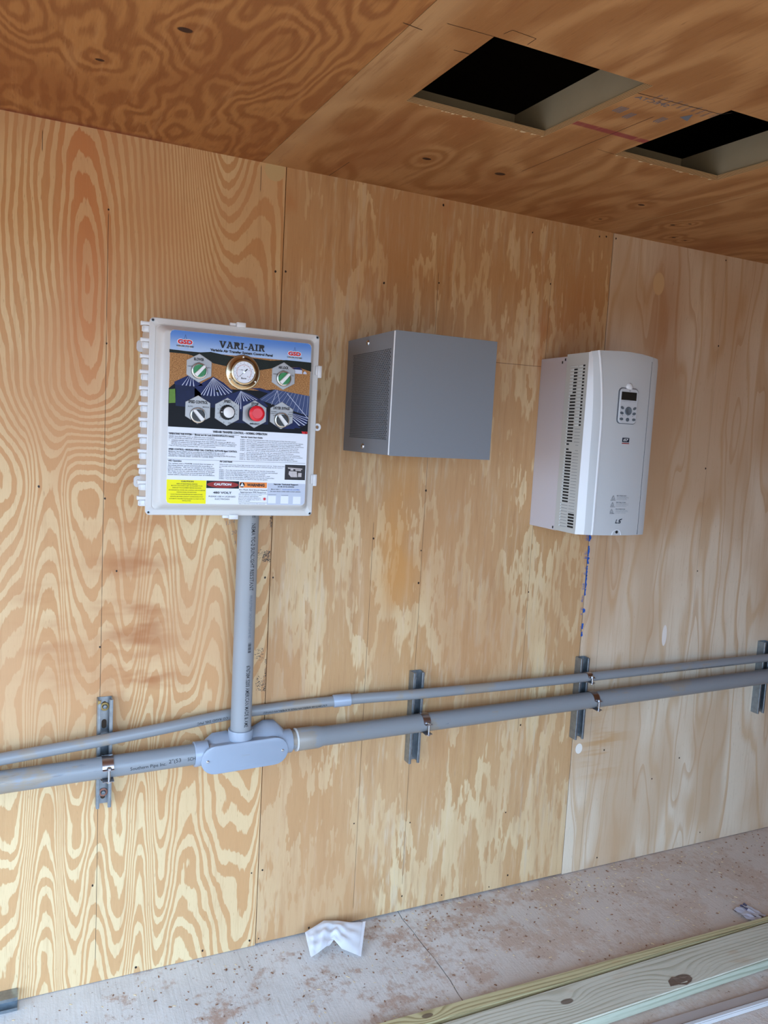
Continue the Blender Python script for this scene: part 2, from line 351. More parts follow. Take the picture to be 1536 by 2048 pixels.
def pvc(name, col, dirt=0.0, rough=0.38):
    b = NB(name); b.obj(); c = rgb(*col)
    n1 = b.noise(b._o, 7.0, 3.0, 0.6); n2 = b.noise(b.vec(b.mul(b.X, 12.0), b.mul(b.Z, 90.0), b.mul(b.Y, 90.0)), 1.0, 3.0, 0.7)
    cc = b.mix(n1, tuple(k * 0.94 for k in c), tuple(min(1, k * 1.05) for k in c))
    if dirt:
        cc = b.mix(b.mul(b.ss(b.add(n1, b.mul(n2, 0.25)), 0.70, 0.78), dirt), cc, rgb(150, 134, 112))
    if dirt > 0.6:
        cc = b.mix(b.mul(b.ss(n2, 0.60, 0.74), 0.55), cc, rgb(92, 98, 112))
    return b.out(cc, rough, 0.0, 0.45)
M['pvc'] = pvc('grey_pvc_conduit', (134, 136, 138), 0.5)
M['pvc_scuffed'] = pvc('scuffed_grey_pvc', (134, 137, 140), 0.7)
M['pvc_upright'] = pvc('clean_grey_pvc', (144, 146, 148), 0.0)
M['pvc_fit'] = pvc('light_grey_pvc_fitting', (148, 158, 172), 0.0, 0.24)
M['pvc_end'] = simple('pvc_cut_ring', (205, 205, 205), 0.5)
M['galv'] = NB('galvanised_steel'); _b = M['galv']; _b.obj()
M['galv'] = _b.out(_b.mix(_b.noise(_b._o, 60.0, 3.0), rgb(118, 126, 132), rgb(168, 176, 182)), 0.34, 0.85)
M['chrome'] = simple('bright_zinc', (205, 208, 212), 0.18, 1.0)
M['strap'] = simple('zinc_strap', (176, 168, 168), 0.28, 1.0)
M['washer_yellow'] = simple('yellow_zinc_washer', (160, 140, 92), 0.35, 0.9)
M['washer_pink'] = simple('copper_tone_washer', (168, 122, 108), 0.4, 0.8)
M['slot'] = simple('shadowed_slot', (74, 58, 44), 0.9)
M['ink'] = simple('black_ink', (22, 24, 30), 0.55)
M['ink_faint'] = simple('faded_ink', (96, 102, 112), 0.6)
M['box_grey'] = simple('grey_powder_coat', (122, 127, 133), 0.42, 0.0, 0.5, var=0.03, scale=300)
M['black'] = simple('black_recess_shade', (10, 11, 12), 0.8)  # black standing in for shade inside slots, sockets and the vented box
M['enc'] = simple('light_grey_polyester', (200, 199, 196), 0.30, 0.0, 0.5, var=0.02, scale=4)
M['enc_hinge'] = simple('pale_hinge_plastic', (214, 216, 218), 0.25)
M['clear'] = NB('translucent_foot'); M['clear'] = M['clear'].out(rgb(210, 196, 180), 0.2)
M['plate'] = simple('brushed_legend_plate', (158, 158, 158), 0.38, 0.35)
M['ring'] = simple('satin_nickel', (190, 188, 182), 0.25, 0.9)
M['green'] = simple('green_knob', (14, 128, 54), 0.35)
M['knob_black'] = simple('black_knob', (24, 26, 28), 0.4)
M['white_p'] = simple('white_plastic', (228, 230, 230), 0.4)
M['red'] = simple('red_stop_button', (222, 34, 48), 0.35)
M['gauge_ring'] = simple('polished_gauge_flange', (172, 156, 128), 0.2, 1.0)
M['dial'] = simple('gauge_dial', (226, 232, 242), 0.5)
M['dial_red'] = simple('red_dial_scale', (214, 130, 128), 0.5)
M['lens'] = simple('gauge_lens', (255, 255, 255), 0.05)
M['l_white'] = simple('label_white', (226, 232, 240), 0.32)
M['l_grey'] = simple('label_grey_blue', (190, 199, 214), 0.32)
M['l_yellow'] = simple('label_yellow', (238, 232, 20), 0.35)
M['l_black'] = simple('label_black', (20, 20, 24), 0.35)
M['l_darkred'] = simple('label_dark_red', (146, 46, 44), 0.35)
M['l_orange'] = simple('label_orange', (236, 140, 66), 0.35)
M['l_red'] = simple('label_red', (206, 40, 44), 0.35)
M['l_blue'] = simple('label_link_blue', (44, 100, 190), 0.35)
M['l_tree'] = simple('print_treeline', (26, 30, 22), 0.35, var=0.6, scale=300)
_b = NB('print_cornfield'); _b.obj(); _n = _b.noise(_b.vec(_b.mul(_b.X, 300.0), _b.mul(_b.Z, 700.0)), 1.0, 4.0, 0.7)
M['l_corn'] = _b.out(_b.mix(_b.ss(_n, 0.35, 0.65), rgb(118, 76, 40), rgb(196, 146, 90)), 0.4)
M['l_navy'] = simple('print_navy_silo', (18, 26, 62), 0.35, var=0.3, scale=60)
M['l_night'] = simple('print_dark_ground', (6, 7, 14), 0.4, var=0.5, scale=90)
M['l_roof'] = simple('print_silo_roof', (26, 36, 84), 0.35, var=0.3, scale=80)
M['l_barn'] = simple('print_barn_roof', (62, 76, 116), 0.35, var=0.2, scale=90)
M['l_grass'] = simple('print_grass', (96, 134, 52), 0.35, var=0.2, scale=200)
M['l_stripe'] = simple('print_roof_rib', (196, 204, 224), 0.35)
M['l_photo'] = simple('print_small_photo', (52, 50, 52), 0.35, var=0.6, scale=120)
M['l_photo2'] = simple('print_small_photo_light', (190, 184, 184), 0.35, var=0.3, scale=150)
_b = NB('print_sky'); _b.obj()
M['l_sky'] = _b.out(_b.mix(_b.ss(_b.Z, 1.835, 1.89), rgb(172, 198, 232), rgb(86, 132, 204)), 0.3)
M['vfd'] = simple('cool_grey_drive_plastic', (188, 192, 194), 0.38)
M['vfd_light'] = simple('pale_plastic_and_highlight', (222, 226, 230), 0.32)
M['vfd_side'] = simple('drive_side_plastic', (190, 193, 190), 0.42)
M['vfd_metal'] = simple('pale_painted_steel', (200, 196, 202), 0.35)
M['vfd_lip'] = simple('louver_lip', (206, 212, 212), 0.4)
M['vfd_line'] = simple('panel_gap', (92, 98, 106), 0.6)
M['lcd'] = simple('keypad_screen', (34, 36, 34), 0.25)
M['keypad'] = simple('keypad_face', (188, 193, 198), 0.35)
M['key'] = simple('keypad_button', (88, 98, 106), 0.5)
M['badge'] = simple('navy_badge', (20, 34, 52), 0.4)
M['blue_paint'] = simple('blue_paint', (28, 84, 168), 0.6)
M['dark_stamp'] = simple('blue_black_stamp', (52, 62, 66), 0.7)
M['chip'] = simple('pale_wood_chip', (214, 190, 148), 0.8, var=0.2, scale=9)
M['crumb'] = simple('red_clay_crumb', (128, 88, 62), 0.9, var=0.3, scale=9)
M['lumber'] = treated('green_treated_lumber', rgb(196, 190, 172), rgb(160, 152, 130), [(1.845, -0.645, 0.032), (1.44, -0.600, 0.022), (1.06, -0.60, 0.02)], 0.01)
M['lumber2'] = treated('yellow_green_treated_lumber', rgb(192, 180, 138), rgb(140, 122, 82), [(1.03, -0.502, 0.018)], 0.03)
M['lumber_edge'] = treated('pale_green_board_edge', rgb(180, 182, 162), rgb(136, 140, 118), [], 0.0)
M['board_grey'] = simple('dusty_grey_board', (166, 152, 144), 0.8, var=0.1, scale=5)
M['board_lite'] = simple('pale_board_edge', (196, 192, 190), 0.7, var=0.1, scale=9)
_b = NB('milky_plastic_bag'); _b.obj()
_b.b.inputs['Transmission Weight'].default_value = 0.25
_b.b.inputs['IOR'].default_value = 1.2
for _k in list(M):
    if _k.startswith('l_'): M[_k].node_tree.nodes['Principled BSDF'].inputs['Specular IOR Level'].default_value = 0.15
M['bag'] = _b.out(rgb(232, 232, 236), 0.16)
M['wrap'] = simple('crumpled_printed_wrapper', (196, 196, 208), 0.3, 0.2, var=0.15, scale=60)
M['wrap_ink'] = simple('wrapper_print', (74, 74, 96), 0.4)

# ------------------------------------------------------------------ geometry helpers (world coordinates in every mesh)
def link(name, me, mats, parent=None):
    o = bpy.data.objects.new(name, me); C.objects.link(o)
    for m in (mats if isinstance(mats, (list, tuple)) else [mats]): me.materials.append(m)
    if parent is not None:
        o.parent = parent
        if parent.type == 'EMPTY': o.matrix_parent_inverse = Matrix.Translation(-parent.location)
    return o
def obj(name, bm, mats, parent=None, smooth=None):
    bmesh.ops.recalc_face_normals(bm, faces=bm.faces)
    me = bpy.data.meshes.new(name); bm.to_mesh(me); bm.free()
    if smooth:
        me.shade_smooth()
        me.set_sharp_from_angle(angle=radians(smooth))
    return link(name, me, mats, parent)
def thing(name, label, cat, loc=(0, 0, 0), group=None):
    o = bpy.data.objects.new(name, None); o.location = loc; o.empty_display_size = 0.05; C.objects.link(o)
    o['label'] = label; o['category'] = cat
    if group: o['group'] = group
    return o
def tag(o, label, cat, group=None):
    o['label'] = label; o['category'] = cat
    if group: o['group'] = group
    return o
def struct(o):
    o['kind'] = 'structure'; return o
def B(): return bmesh.new()
def box(bm, x0, x1, y0, y1, z0, z1, mi=0, bev=0.0):
    v = [bm.verts.new(p) for p in ((x0, y0, z0), (x1, y0, z0), (x1, y1, z0), (x0, y1, z0), (x0, y0, z1), (x1, y0, z1), (x1, y1, z1), (x0, y1, z1))]
    fs = [bm.faces.new([v[i] for i in q]) for q in ((0, 3, 2, 1), (4, 5, 6, 7), (0, 1, 5, 4), (1, 2, 6, 5), (2, 3, 7, 6), (3, 0, 4, 7))]
    for f_ in fs: f_.material_index = mi
    if bev:
        es = list({e for f_ in fs for e in f_.edges})
        bmesh.ops.bevel(bm, geom=es, offset=bev, segments=2, profile=0.5, affect='EDGES')
    return bm
def poly(bm, pts, mi=0):
    f_ = bm.faces.new([bm.verts.new(p) for p in pts]); f_.material_index = mi; return f_
def loft(bm, rings, cap0=True, cap1=True, closed=True, mi=0):
    R = [[bm.verts.new(p) for p in r] for r in rings]; n = len(R[0])
    for a, c in zip(R, R[1:]):
        for i in range(n if closed else n - 1):
            f_ = bm.faces.new((a[i], a[(i + 1) % n], c[(i + 1) % n], c[i])); f_.material_index = mi
    if cap0: bm.faces.new(R[0][::-1]).material_index = mi
    if cap1: bm.faces.new(R[-1]).material_index = mi
    return bm
def rr(x0, z0, x1, z1, r, y, n=5):      # rounded rectangle ring in a plane y = const
    P = []
    for cx, cz, a0 in ((x1 - r, z1 - r, 0), (x0 + r, z1 - r, 90), (x0 + r, z0 + r, 180), (x1 - r, z0 + r, 270)):
        for i in range(n + 1):
            a = radians(a0 + 90 * i / n); P.append((cx + r * cos(a), y, cz + r * sin(a)))
    return P
def ring(c, r, y, n=32, a0=0.0): return [(c[0] + r * cos(a0 + 2 * pi * i / n), y, c[1] + r * sin(a0 + 2 * pi * i / n)) for i in range(n)]
def lathe_y(bm, c, prof, n=32, mi=0, cap0=True, cap1=True):   # axis along -y through (x, z) = c ; prof = (r, y)
    return loft(bm, [ring(c, r, y, n) for r, y in prof], cap0, cap1, mi=mi)
def frame(d):
    d = Vector(d).normalized(); u = d.cross(Vector((0, 0, 1)))
    if u.length < 0.1: u = Vector((1, 0, 0))
    u.normalize(); return u, d.cross(u).normalized()
def tube(bm, pts, rad, n=24, mi=0, cap=True):
    pts = [Vector(p) for p in pts]; rings = []
    for i, p in enumerate(pts):
        d = (pts[min(i + 1, len(pts) - 1)] - pts[max(i - 1, 0)]); u, v = frame(d)
        r = rad[i] if isinstance(rad, (list, tuple)) else rad
        rings.append([p + u * (r * cos(2 * pi * k / n)) + v * (r * sin(2 * pi * k / n)) for k in range(n)])
    return loft(bm, rings, cap, cap, mi=mi)

# ------------------------------------------------------------------ lettering
_tc = {}
def glyphs(t, bold=0.0):
    k = (t, bold)
    if k in _tc: return _tc[k]
    cu = bpy.data.curves.new('t', 'FONT'); cu.body = t; cu.size = 1.0; cu.resolution_u = 2; cu.offset = bold
    o = bpy.data.objects.new('t', cu); C.objects.link(o)
    dg = bpy.context.evaluated_depsgraph_get(); e = o.evaluated_get(dg); me = e.to_mesh()
    V = [(v.co.x, v.co.y) for v in me.vertices]; Fc = [tuple(p.vertices) for p in me.polygons]
    e.to_mesh_clear(); bpy.data.objects.remove(o); bpy.data.curves.remove(cu)
    x0 = min(v[0] for v in V); x1 = max(v[0] for v in V); y0 = min(v[1] for v in V); y1 = max(v[1] for v in V)
    _tc[k] = (V, Fc, x0, x1, y0, y1); return _tc[k]
def put_text(bm, t, fn, w_, h_, bold=0.0, mi=0, cap=0.70):
    """text filling width w_, capital height h_; fn maps (u right, v up) from left, vertical middle to a point"""
    V, Fc, x0, x1, y0, y1 = glyphs(t, bold)
    sx = w_ / (x1 - x0); sy = h_ / cap
    vs = [bm.verts.new(fn((x - x0) * sx, (y - cap / 2) * sy)) for x, y in V]
    for f_ in Fc:
        try: bm.faces.new([vs[i] for i in f_]).material_index = mi
        except ValueError: pass
def slab(bm, word, fn, w_, h_, mi=0):    # slab-serif capitals V A R I - drawn as polygons
    G = {'V': ([[(0, 1), (.42, 1), (.42, .86), (.35, .86), (.52, .36), (.68, .86), (.60, .86), (.60, 1), (1, 1), (1, .86), (.92, .86), (.60, 0), (.40, 0), (.08, .86), (0, .86)]], 1.0),
         'A': ([[(0, 0), (0, .14), (.08, .14), (.36, .88), (.24, .88), (.24, 1), (.60, 1), (.92, .14), (1, .14), (1, 0), (.60, 0), (.60, .14), (.66, .14), (.62, .27), (.50, .27), (.50, .40), (.57, .40), (.47, .70), (.36, .40), (.50, .40), (.50, .27), (.32, .27), (.28, .14), (.36, .14), (.36, 0)]], 1.0),
         'R': ([[(0, 0), (0, .14), (.10, .14), (.10, .86), (0, .86), (0, 1), (.62, 1), (.78, .94), (.85, .82), (.85, .66), (.78, .55), (.66, .49), (.82, .14), (.94, .14), (.94, 0), (.64, 0), (.44, .46), (.34, .46), (.34, .14), (.44, .14), (.44, 0)]], 0.95),
         'I': ([[(0, 0), (0, .14), (.12, .14), (.12, .86), (0, .86), (0, 1), (.48, 1), (.48, .86), (.36, .86), (.36, .14), (.48, .14), (.48, 0)]], 0.5),
         '-': ([[(.05, .32), (.05, .46), (.45, .46), (.45, .32)]], 0.5)}
    tot = sum(G[c][1] + 0.04 for c in word) - 0.04; x = 0.0; holes = []
    for c in word:
        for P in G[c][0]:
            vs = [bm.verts.new(fn((x + px) / tot * w_, (py - 0.5) * h_)) for px, py in P]
            f_ = bm.faces.new(vs); f_.material_index = mi
        if c == 'R': holes.append([((x + px) / tot * w_, (py - 0.5) * h_) for px, py in ((.34, .60), (.34, .86), (.54, .86), (.61, .80), (.61, .67), (.54, .60))])
        x += G[c][1] + 0.04
    return holes

# ------------------------------------------------------------------ room shell
SL = 0.04679; ZC = 2.4153
def cz(y): return ZC + SL * y
bm = B(); box(bm, XL - 0.1, XR + 0.1, 0.014, 0.10, -0.05, 3.12)
wb = struct(obj('wall_back', bm, M['backing']))
def panel(name, x0, x1, z0, z1, mat):
    bm = B(); box(bm, x0, x1, 0.0, 0.013, z0, z1, bev=0.0008); return obj(name, bm, mat, wb)
panel('plywood_panel', XL, -0.547, 0.003, 2.42, M['sheath'])
panel('plywood_panel', -0.545, 0.6682, 0.002, 2.42, M['wall_a'])
panel('plywood_panel', 0.6704, 1.8795, 0.007, 2.42, M['wall_b'])
panel('plywood_panel', 1.8830, 3.095, 0.003, 2.42, M['wall_c'])
panel('plywood_panel', 3.098, XR, 0.003, 2.42, M['sheath'])

NAILS = [(0.1831, 2.2159), (0.1842, 1.8635), (0.6481, 2.1166), (0.6785, 2.1207), (0.9976, 2.1285), (1.191, 2.1533), (1.19, 2.396), (1.6246, 2.2056), (1.5356, 2.3644),
         (0.1876, 1.4403), (0.2217, 1.2355), (0.1816, 1.0186), (0.6531, 1.2049), (0.6783, 1.2042), (0.1728, 0.3073), (0.6472, 0.2522), (0.6829, 0.2553), (1.0086, 1.3229),
         (1.1892, 1.4822), (1.1839, 1.2814), (1.1819, 1.1715), (1.6285, 1.1248), (0.6494, 0.0231), (0.6789, 0.023), (0.9931, 0.3591), (1.2047, 0.3272), (2.4326, 2.398),
         (1.8913, 2.398), (1.8478, 2.398), (1.8181, 2.3941), (1.6369, 0.6293), (2.0388, 0.484), (2.4373, 2.0728), (2.4309, 1.5939), (2.4411, 1.1816), (0.50, 0.025), (0.02, 1.47),
         (0.85, 0.02), (1.35, 0.03), (1.55, 0.02), (1.60, 0.30), (1.19, 0.06), (1.63, 0.05), (0.30, 0.02), (2.30, 0.33), (2.44, 0.40), (2.05, 0.04), (2.6, 0.05)]
random.seed(4)
bm = B()
for x, z in NAILS:
    r = random.uniform(0.0022, 0.0036); a = random.uniform(0, 6)
    poly(bm, [(x + r * cos(a + i * pi / 3.5) * random.uniform(.7, 1.2), -0.0004, z + 1.2 * r * sin(a + i * pi / 3.5)) for i in range(7)])
nh = obj('nail_heads', bm, M['nail'], wb); nh['kind'] = 'stuff'

# blue paint smears on the seam under the drive, dark stamp smears beside the upright conduit
bm = B()
for z, h, wd, side in [(1.322, .030, .010, 0), (1.27, .040, .007, 1), (1.235, .026, .009, 1), (1.195, .04, .005, 1), (1.155, .05, .006, 1), (1.115, .026, .006, 1), (1.045, .016, .010, 1),
                       (0.985, .022, .009, 1), (0.955, .018, .006, 0)]:
    n = 7
    L = [(1.8825 - random.uniform(.001, .004), -0.0006, z - h / 2 + h * i / n) for i in range(n + 1)]
    Rr = [(1.8825 + wd * random.uniform(.3, 1.0), -0.0006, z - h / 2 + h * i / n) for i in range(n + 1)]
    for i in range(n): poly(bm, [L[i], Rr[i], Rr[i + 1], L[i + 1]])
for i, (z, h, wd) in enumerate([(1.322, .030, .022), (1.262, .012, .018), (1.245, .012, .018), (1.205, .008, .010), (1.185, .014, .014), (1.135, .026, .018), (1.088, .030, .014), (1.050, .012, .012), (1.030, .008, .010), (.975, .018, .008)]):
    for q in range(int(h / .0022)):
        zz = z + h / 2 - q * .0022 + random.uniform(-.0004, .0004); a = wd * random.uniform(.25, 1.0); th_ = random.uniform(.0004, .0010)
        x1 = 1.8780 - random.uniform(0, wd * .2); poly(bm, [(x1 - a, -.0006, zz), (x1, -.0006, zz - th_), (x1, -.0006, zz + th_)])
ps = obj('blue_paint_smear', bm, M['blue_paint'], wb); ps['kind'] = 'stuff'; ps['label'] = 'blue paint smears along the panel seam'
bm = B()
def fleck(cx, cz_, w_, h_, n):
    for i in range(n):
        x = cx + random.uniform(-w_, w_) / 2; z = cz_ + random.uniform(-h_, h_) / 2; a = random.uniform(.0006, .0022); c = random.uniform(.0003, .0012)
        poly(bm, [(x - a, -0.0005, z - c), (x + a, -0.0005, z - c * .4), (x + a * .7, -0.0005, z + c), (x - a * .8, -0.0005, z + c * .7)])
fleck(0.655, 1.270, 0.024, 0.036, 130); fleck(0.628, 1.274, 0.026, 0.034, 40)
fleck(0.643, 0.965, 0.03, 0.04, 45); fleck(0.652, 0.872, 0.030, 0.05, 100); fleck(0.6655, 0.90, 0.004, 0.11, 50); fleck(0.6650, 1.385, 0.005, 0.05, 60)
ps = obj('ink_flecks', bm, M['dark_stamp'], wb); ps['kind'] = 'stuff'; ps['label'] = 'dark stamp ink flecks beside the seams'
bm = B()
for t, x, z, w_, h_ in [('13/4', 0.528, 1.372, 0.026, 0.016), ('20', 0.545, 1.343, 0.016, 0.014), ('3', 0.553, 1.313, 0.006, 0.012)]:
    put_text(bm, t, lambda u, v, x=x, z=z: (x + u, -0.0005, z + v + u * 0.25), w_, h_ * .8, -0.02)
obj('pencil_note', bm, M['ink_faint'], wb)

# ceiling: sloping sheets, two square cut-outs, framing above
bm = B()
v = [(XL, 0.1, cz(0.1) + 0.60), (XR, 0.1, cz(0.1) + 0.60), (XR, YF, cz(YF) + 0.60), (XL, YF, cz(YF) + 0.60)]
v2 = [(a, b_, c + 0.02) for a, b_, c in v]
loft(bm, [v, v2]); ce = struct(obj('ceiling', bm, M['attic']))
def sheet(name, xs, ys, holes, mats, th=0.0128):
    bm = B(); vb = {}
    def gv(i, j, k):
        if (i, j, k) not in vb: vb[i, j, k] = bm.verts.new((xs[i], ys[j], cz(ys[j]) + (th if k else 0)))
        return vb[i, j, k]
    nx, ny = len(xs) - 1, len(ys) - 1
    solid = lambda i, j: 0 <= i < nx and 0 <= j < ny and (i, j) not in holes
    for i in range(nx):
        for j in range(ny):
            if not solid(i, j): continue
            for k in (0, 1): bm.faces.new([gv(i, j, k), gv(i + 1, j, k), gv(i + 1, j + 1, k), gv(i, j + 1, k)])
            for di, dj, a, c in ((-1, 0, (0, 0), (0, 1)), (1, 0, (1, 0), (1, 1)), (0, -1, (0, 0), (1, 0)), (0, 1, (0, 1), (1, 1))):
                if not solid(i + di, j + dj):
                    f_ = bm.faces.new([gv(i + a[0], j + a[1], 0), gv(i + c[0], j + c[1], 0), gv(i + c[0], j + c[1], 1), gv(i + a[0], j + a[1], 1)]); f_.material_index = 1
    return obj(name, bm, mats, ce)
sheet('plywood_panel', [XL, -0.627], [YF, 0.0], set(), [M['sheath'], M['edge']])
sheet('plywood_panel', [-0.625, 0.5935], [-2.44, 0.0], set(), [M['ceil_a'], M['edge']])
sheet('plywood_panel', [0.595, 0.738, 1.105, 1.317, 1.667, 1.836], [-2.44, -1.0125, -0.6545, 0.0], {(1, 1), (3, 1)}, [M['ceil_b'], M['edge']])
sheet('plywood_panel', [1.838, 3.057], [-2.44, 0.0], set(), [M['ceil_b'], M['edge']])
sheet('plywood_panel', [3.06, XR], [YF, 0.0], set(), [M['sheath'], M['edge']])
sheet('plywood_panel', [-0.625, 3.057], [YF, -2.443], set(), [M['sheath'], M['edge']])
def joist(x0, x1, y0, y1, h=0.089):
    bm = B(); lo = [(x0, y0), (x1, y0), (x1, y1), (x0, y1)]
    loft(bm, [[(a, c, cz(c) + 0.0131) for a, c in lo], [(a, c, cz(c) + 0.0131 + h - 0.012) for a, c in lo]])
    return obj('joist', bm, M['joist'], ce)
for x in (0.698, 1.109, 1.279, 1.672): joist(x, x + 0.038, -1.60, -0.02)
for x0, x1 in ((0.738, 1.107), (1.319, 1.670)):
    joist(x0, x1, -0.516, -0.478); joist(x0, x1, -1.12, -1.082)
bm = B()
for i in range(36): # torn fibres along the wall-side edge of both cut-outs
    x = random.uniform(0.745, 1.10) if i % 2 else random.uniform(1.32, 1.65); y = -0.6545
    a = random.uniform(.002, .007); d = random.uniform(.003, .010)
    poly(bm, [(x, y + d, cz(y + d) - 0.0005), (x + a, y + d * .6, cz(y) - 0.0005), (x + a * 1.4, y, cz(y) - 0.0008), (x - a * .3, y, cz(y) - 0.0005)])
o = obj('torn_fibres', bm, M['chip'], ce); o['kind'] = 'stuff'
# faint sheet stamps and cutting lines round the openings
bm = B()
def cl(pts, w_=0.0009):
    for (x0, y0), (x1, y1) in zip(pts, pts[1:]):
        d = Vector((x1 - x0, y1 - y0)).normalized(); nx_, ny_ = -d.y * w_, d.x * w_
        poly(bm, [(x0 + nx_, y0 + ny_, cz(y0 + ny_) - .0004), (x1 + nx_, y1 + ny_, cz(y1 + ny_) - .0004), (x1 - nx_, y1 - ny_, cz(y1 - ny_) - .0004), (x0 - nx_, y0 - ny_, cz(y0 - ny_) - .0004)])
cl([(0.58, -0.968), (0.62, -0.963)]); cl([(0.704, -0.927), (0.738, -0.929)]); cl([(0.645, -1.008), (0.738, -1.0125)], .0006)
cl([(1.105, -0.97), (1.317, -0.985), (1.33, -1.005)]); cl([(0.746, -1.03), (0.751, -1.050), (0.803, -1.047), (0.803, -1.02)], .0006); cl([(1.317, -.6545), (1.26, -.66)], .0006)
o = obj('cutting_lines', bm, M['nail'], ce)
bm = B()
def cf(x0, y0, rot=0.0):
    return lambda u, v: (x0 + u * cos(rot) - v * sin(rot), y0 + u * sin(rot) + v * cos(rot), cz(y0 + u * sin(rot) + v * cos(rot)) - 0.0004)
for i, (x, y, n) in enumerate([(1.125, -0.90, 4), (1.165, -0.885, 3), (1.235, -0.905, 3)]):
    for k in range(n): poly(bm, [cf(x, y)(0.006 * k, 0), cf(x, y)(0.006 * k + .003, 0), cf(x, y)(0.006 * k + .003, .034), cf(x, y)(0.006 * k, .03)])
put_text(bm, 'SPECTA', cf(1.20, -0.955, pi), 0.085, 0.014)
for q in range(10): put_text(bm, 'UNITED', cf(1.150 + .018 * q, -0.99 + .004 * (q % 3), pi / 2), 0.03, 0.006)
poly(bm, [cf(1.262, -0.925)(0, 0), cf(1.262, -0.925)(.030, .008), cf(1.262, -0.925)(.012, -.026)])
obj('sheet_stamp', bm, M['ink_faint'], ce)

# floor slabs either side of the cracked joint
bm = B(); box(bm, XL, XR, YF, 0.1, -0.14, -0.012); fl = struct(obj('floor', bm, M['subfloor']))
CR = [(1.1833, 0.012), (1.179, -0.0361), (1.1809, -0.0715), (1.184, -0.1149), (1.1823, -0.1553), (1.1845, -0.2012), (1.1878, -0.2436), (1.1878, -0.3007), (1.1866, -0.3574), (1.1816, -0.4125), (1.1796, -0.47), (1.185, -1.2), (1.18, -2.0), (1.185, YF)]
bm = B(); P = [(XL, YF), (XL, 0.012)] + [(x - 0.0016 - .0008 * (i % 2), y) for i, (x, y) in enumerate(CR)]
loft(bm, [[(x, y, -0.012) for x, y in P], [(x, y, 0.0) for x, y in P]]); obj('concrete_slab', bm, M['concrete'], fl)
bm = B(); P = [(x + 0.0010 + .0007 * (i % 3), y) for i, (x, y) in enumerate(CR)] + [(XR, YF), (XR, 0.012)]
loft(bm, [[(x, y, -0.012) for x, y in P], [(x, y, 0.0) for x, y in P]]); obj('concrete_slab', bm, M['concrete'], fl)

# other walls with the two openings placed for daylight, and the yard outside
bm = B(); box(bm, XL - 0.1, XL, DL[1], 0.1, -0.05, 3.1); box(bm, XL - 0.1, XL, YF, DL[0], -0.05, 3.1); box(bm, XL - 0.1, XL, DL[0], DL[1], DL[2], 3.1)
struct(obj('wall_left', bm, M['sheath']))
bm = B(); box(bm, XL - .1, DF[0], YF - 0.1, YF, -0.05, 3.1); box(bm, DF[1], XR + .1, YF - 0.1, YF, -0.05, 3.1); box(bm, DF[0], DF[1], YF - 0.1, YF, DF[2], 3.1)
struct(obj('wall_front', bm, M['sheath']))
bm = B(); box(bm, XR, XR + 0.1, YF, 0.1, -0.05, 3.1); struct(obj('wall_right', bm, M['sheath']))
bm = B(); box(bm, -40, 40, -40, 30, -0.4, -0.15); struct(obj('ground', bm, M['yard']))

# ------------------------------------------------------------------ conduits, channels, clamps
PO = 0.066; PS = 0.053; R2 = 0.0302; R1 = 0.0167
def pipe_text(bm, s, P0, P1, u0, w_, h_, ang, R, flip=False, bold=0.0):
    """lettering laid on a pipe running P0->P1, start u0 metres along, centred at angle ang from the room side (up positive)"""
    P0 = Vector(P0); d = (Vector(P1) - P0).normalized(); out = Vector((0, -1, 0)); out = (out - d * out.dot(d)).normalized(); up = d.cross(out) * -1
    def fn(u, v):
        if flip: u, v = w_ - u, -v
        a = ang + v / R
        return P0 + d * (u0 + u) + (out * cos(a) + up * sin(a)) * (R + 0.0004)
    put_text(bm, s, fn, w_, h_, bold)
# big conduit, left run
A0, A1 = (-0.60, -PO, 0.672), (0.452, -PO, 0.698)
t = thing('conduit_pipe', 'fat scuffed grey conduit entering the junction fitting from the left', 'pipe', A0, 'horizontal grey conduits')
bm = B(); tube(bm, [A0, A1], R2, 32); obj('pipe', bm, M['pvc_scuffed'], t, 40)
for a_ in (('Southern Pipe Inc.', A0, A1, 0.86, 0.098, 0.010, -0.10, R2), ('2"(53', A0, A1, 0.965, 0.034, 0.011, 0.06, R2), ('SCH 4', A0, A1, 1.018, 0.032, 0.010, 0.02, R2)):
    bm = B(); pipe_text(bm, *a_); obj('lettering', bm, M['ink'], t)
# big conduit, right run with bell end
A2, A3 = (0.700, -PO, 0.7045), (3.3, -PO, 0.742)
def onl(a, b_, x): k = (x - a[0]) / (b_[0] - a[0]); return tuple(a[i] + (b_[i] - a[i]) * k for i in range(3))
t = thing('conduit_pipe', 'fat grey conduit with belled end running right from the junction fitting', 'pipe', A2, 'horizontal grey conduits')
bm = B(); tube(bm, [onl(A2, A3, 0.752), onl(A2, A3, 0.755), onl(A2, A3, 0.822), onl(A2, A3, 0.838), A3], [0.0335, 0.0348, 0.0348, R2, R2], 32); obj('pipe', bm, M['pvc'], t, 40)
bm = B(); tube(bm, [A2, onl(A2, A3, 0.754)], 0.0285, 32); obj('pipe_stub', bm, M['pvc_scuffed'], t, 40)
bm = B(); tube(bm, [onl(A2, A3, 0.7495), onl(A2, A3, 0.7535)], 0.0352, 32); obj('end_ring', bm, M['pvc_end'], t, 40)
bm = B(); pipe_text(bm, "-^7", A2, A3, 0.565, 0.012, 0.006, -0.1, R2); obj('lettering', bm, M['ink_faint'], t)
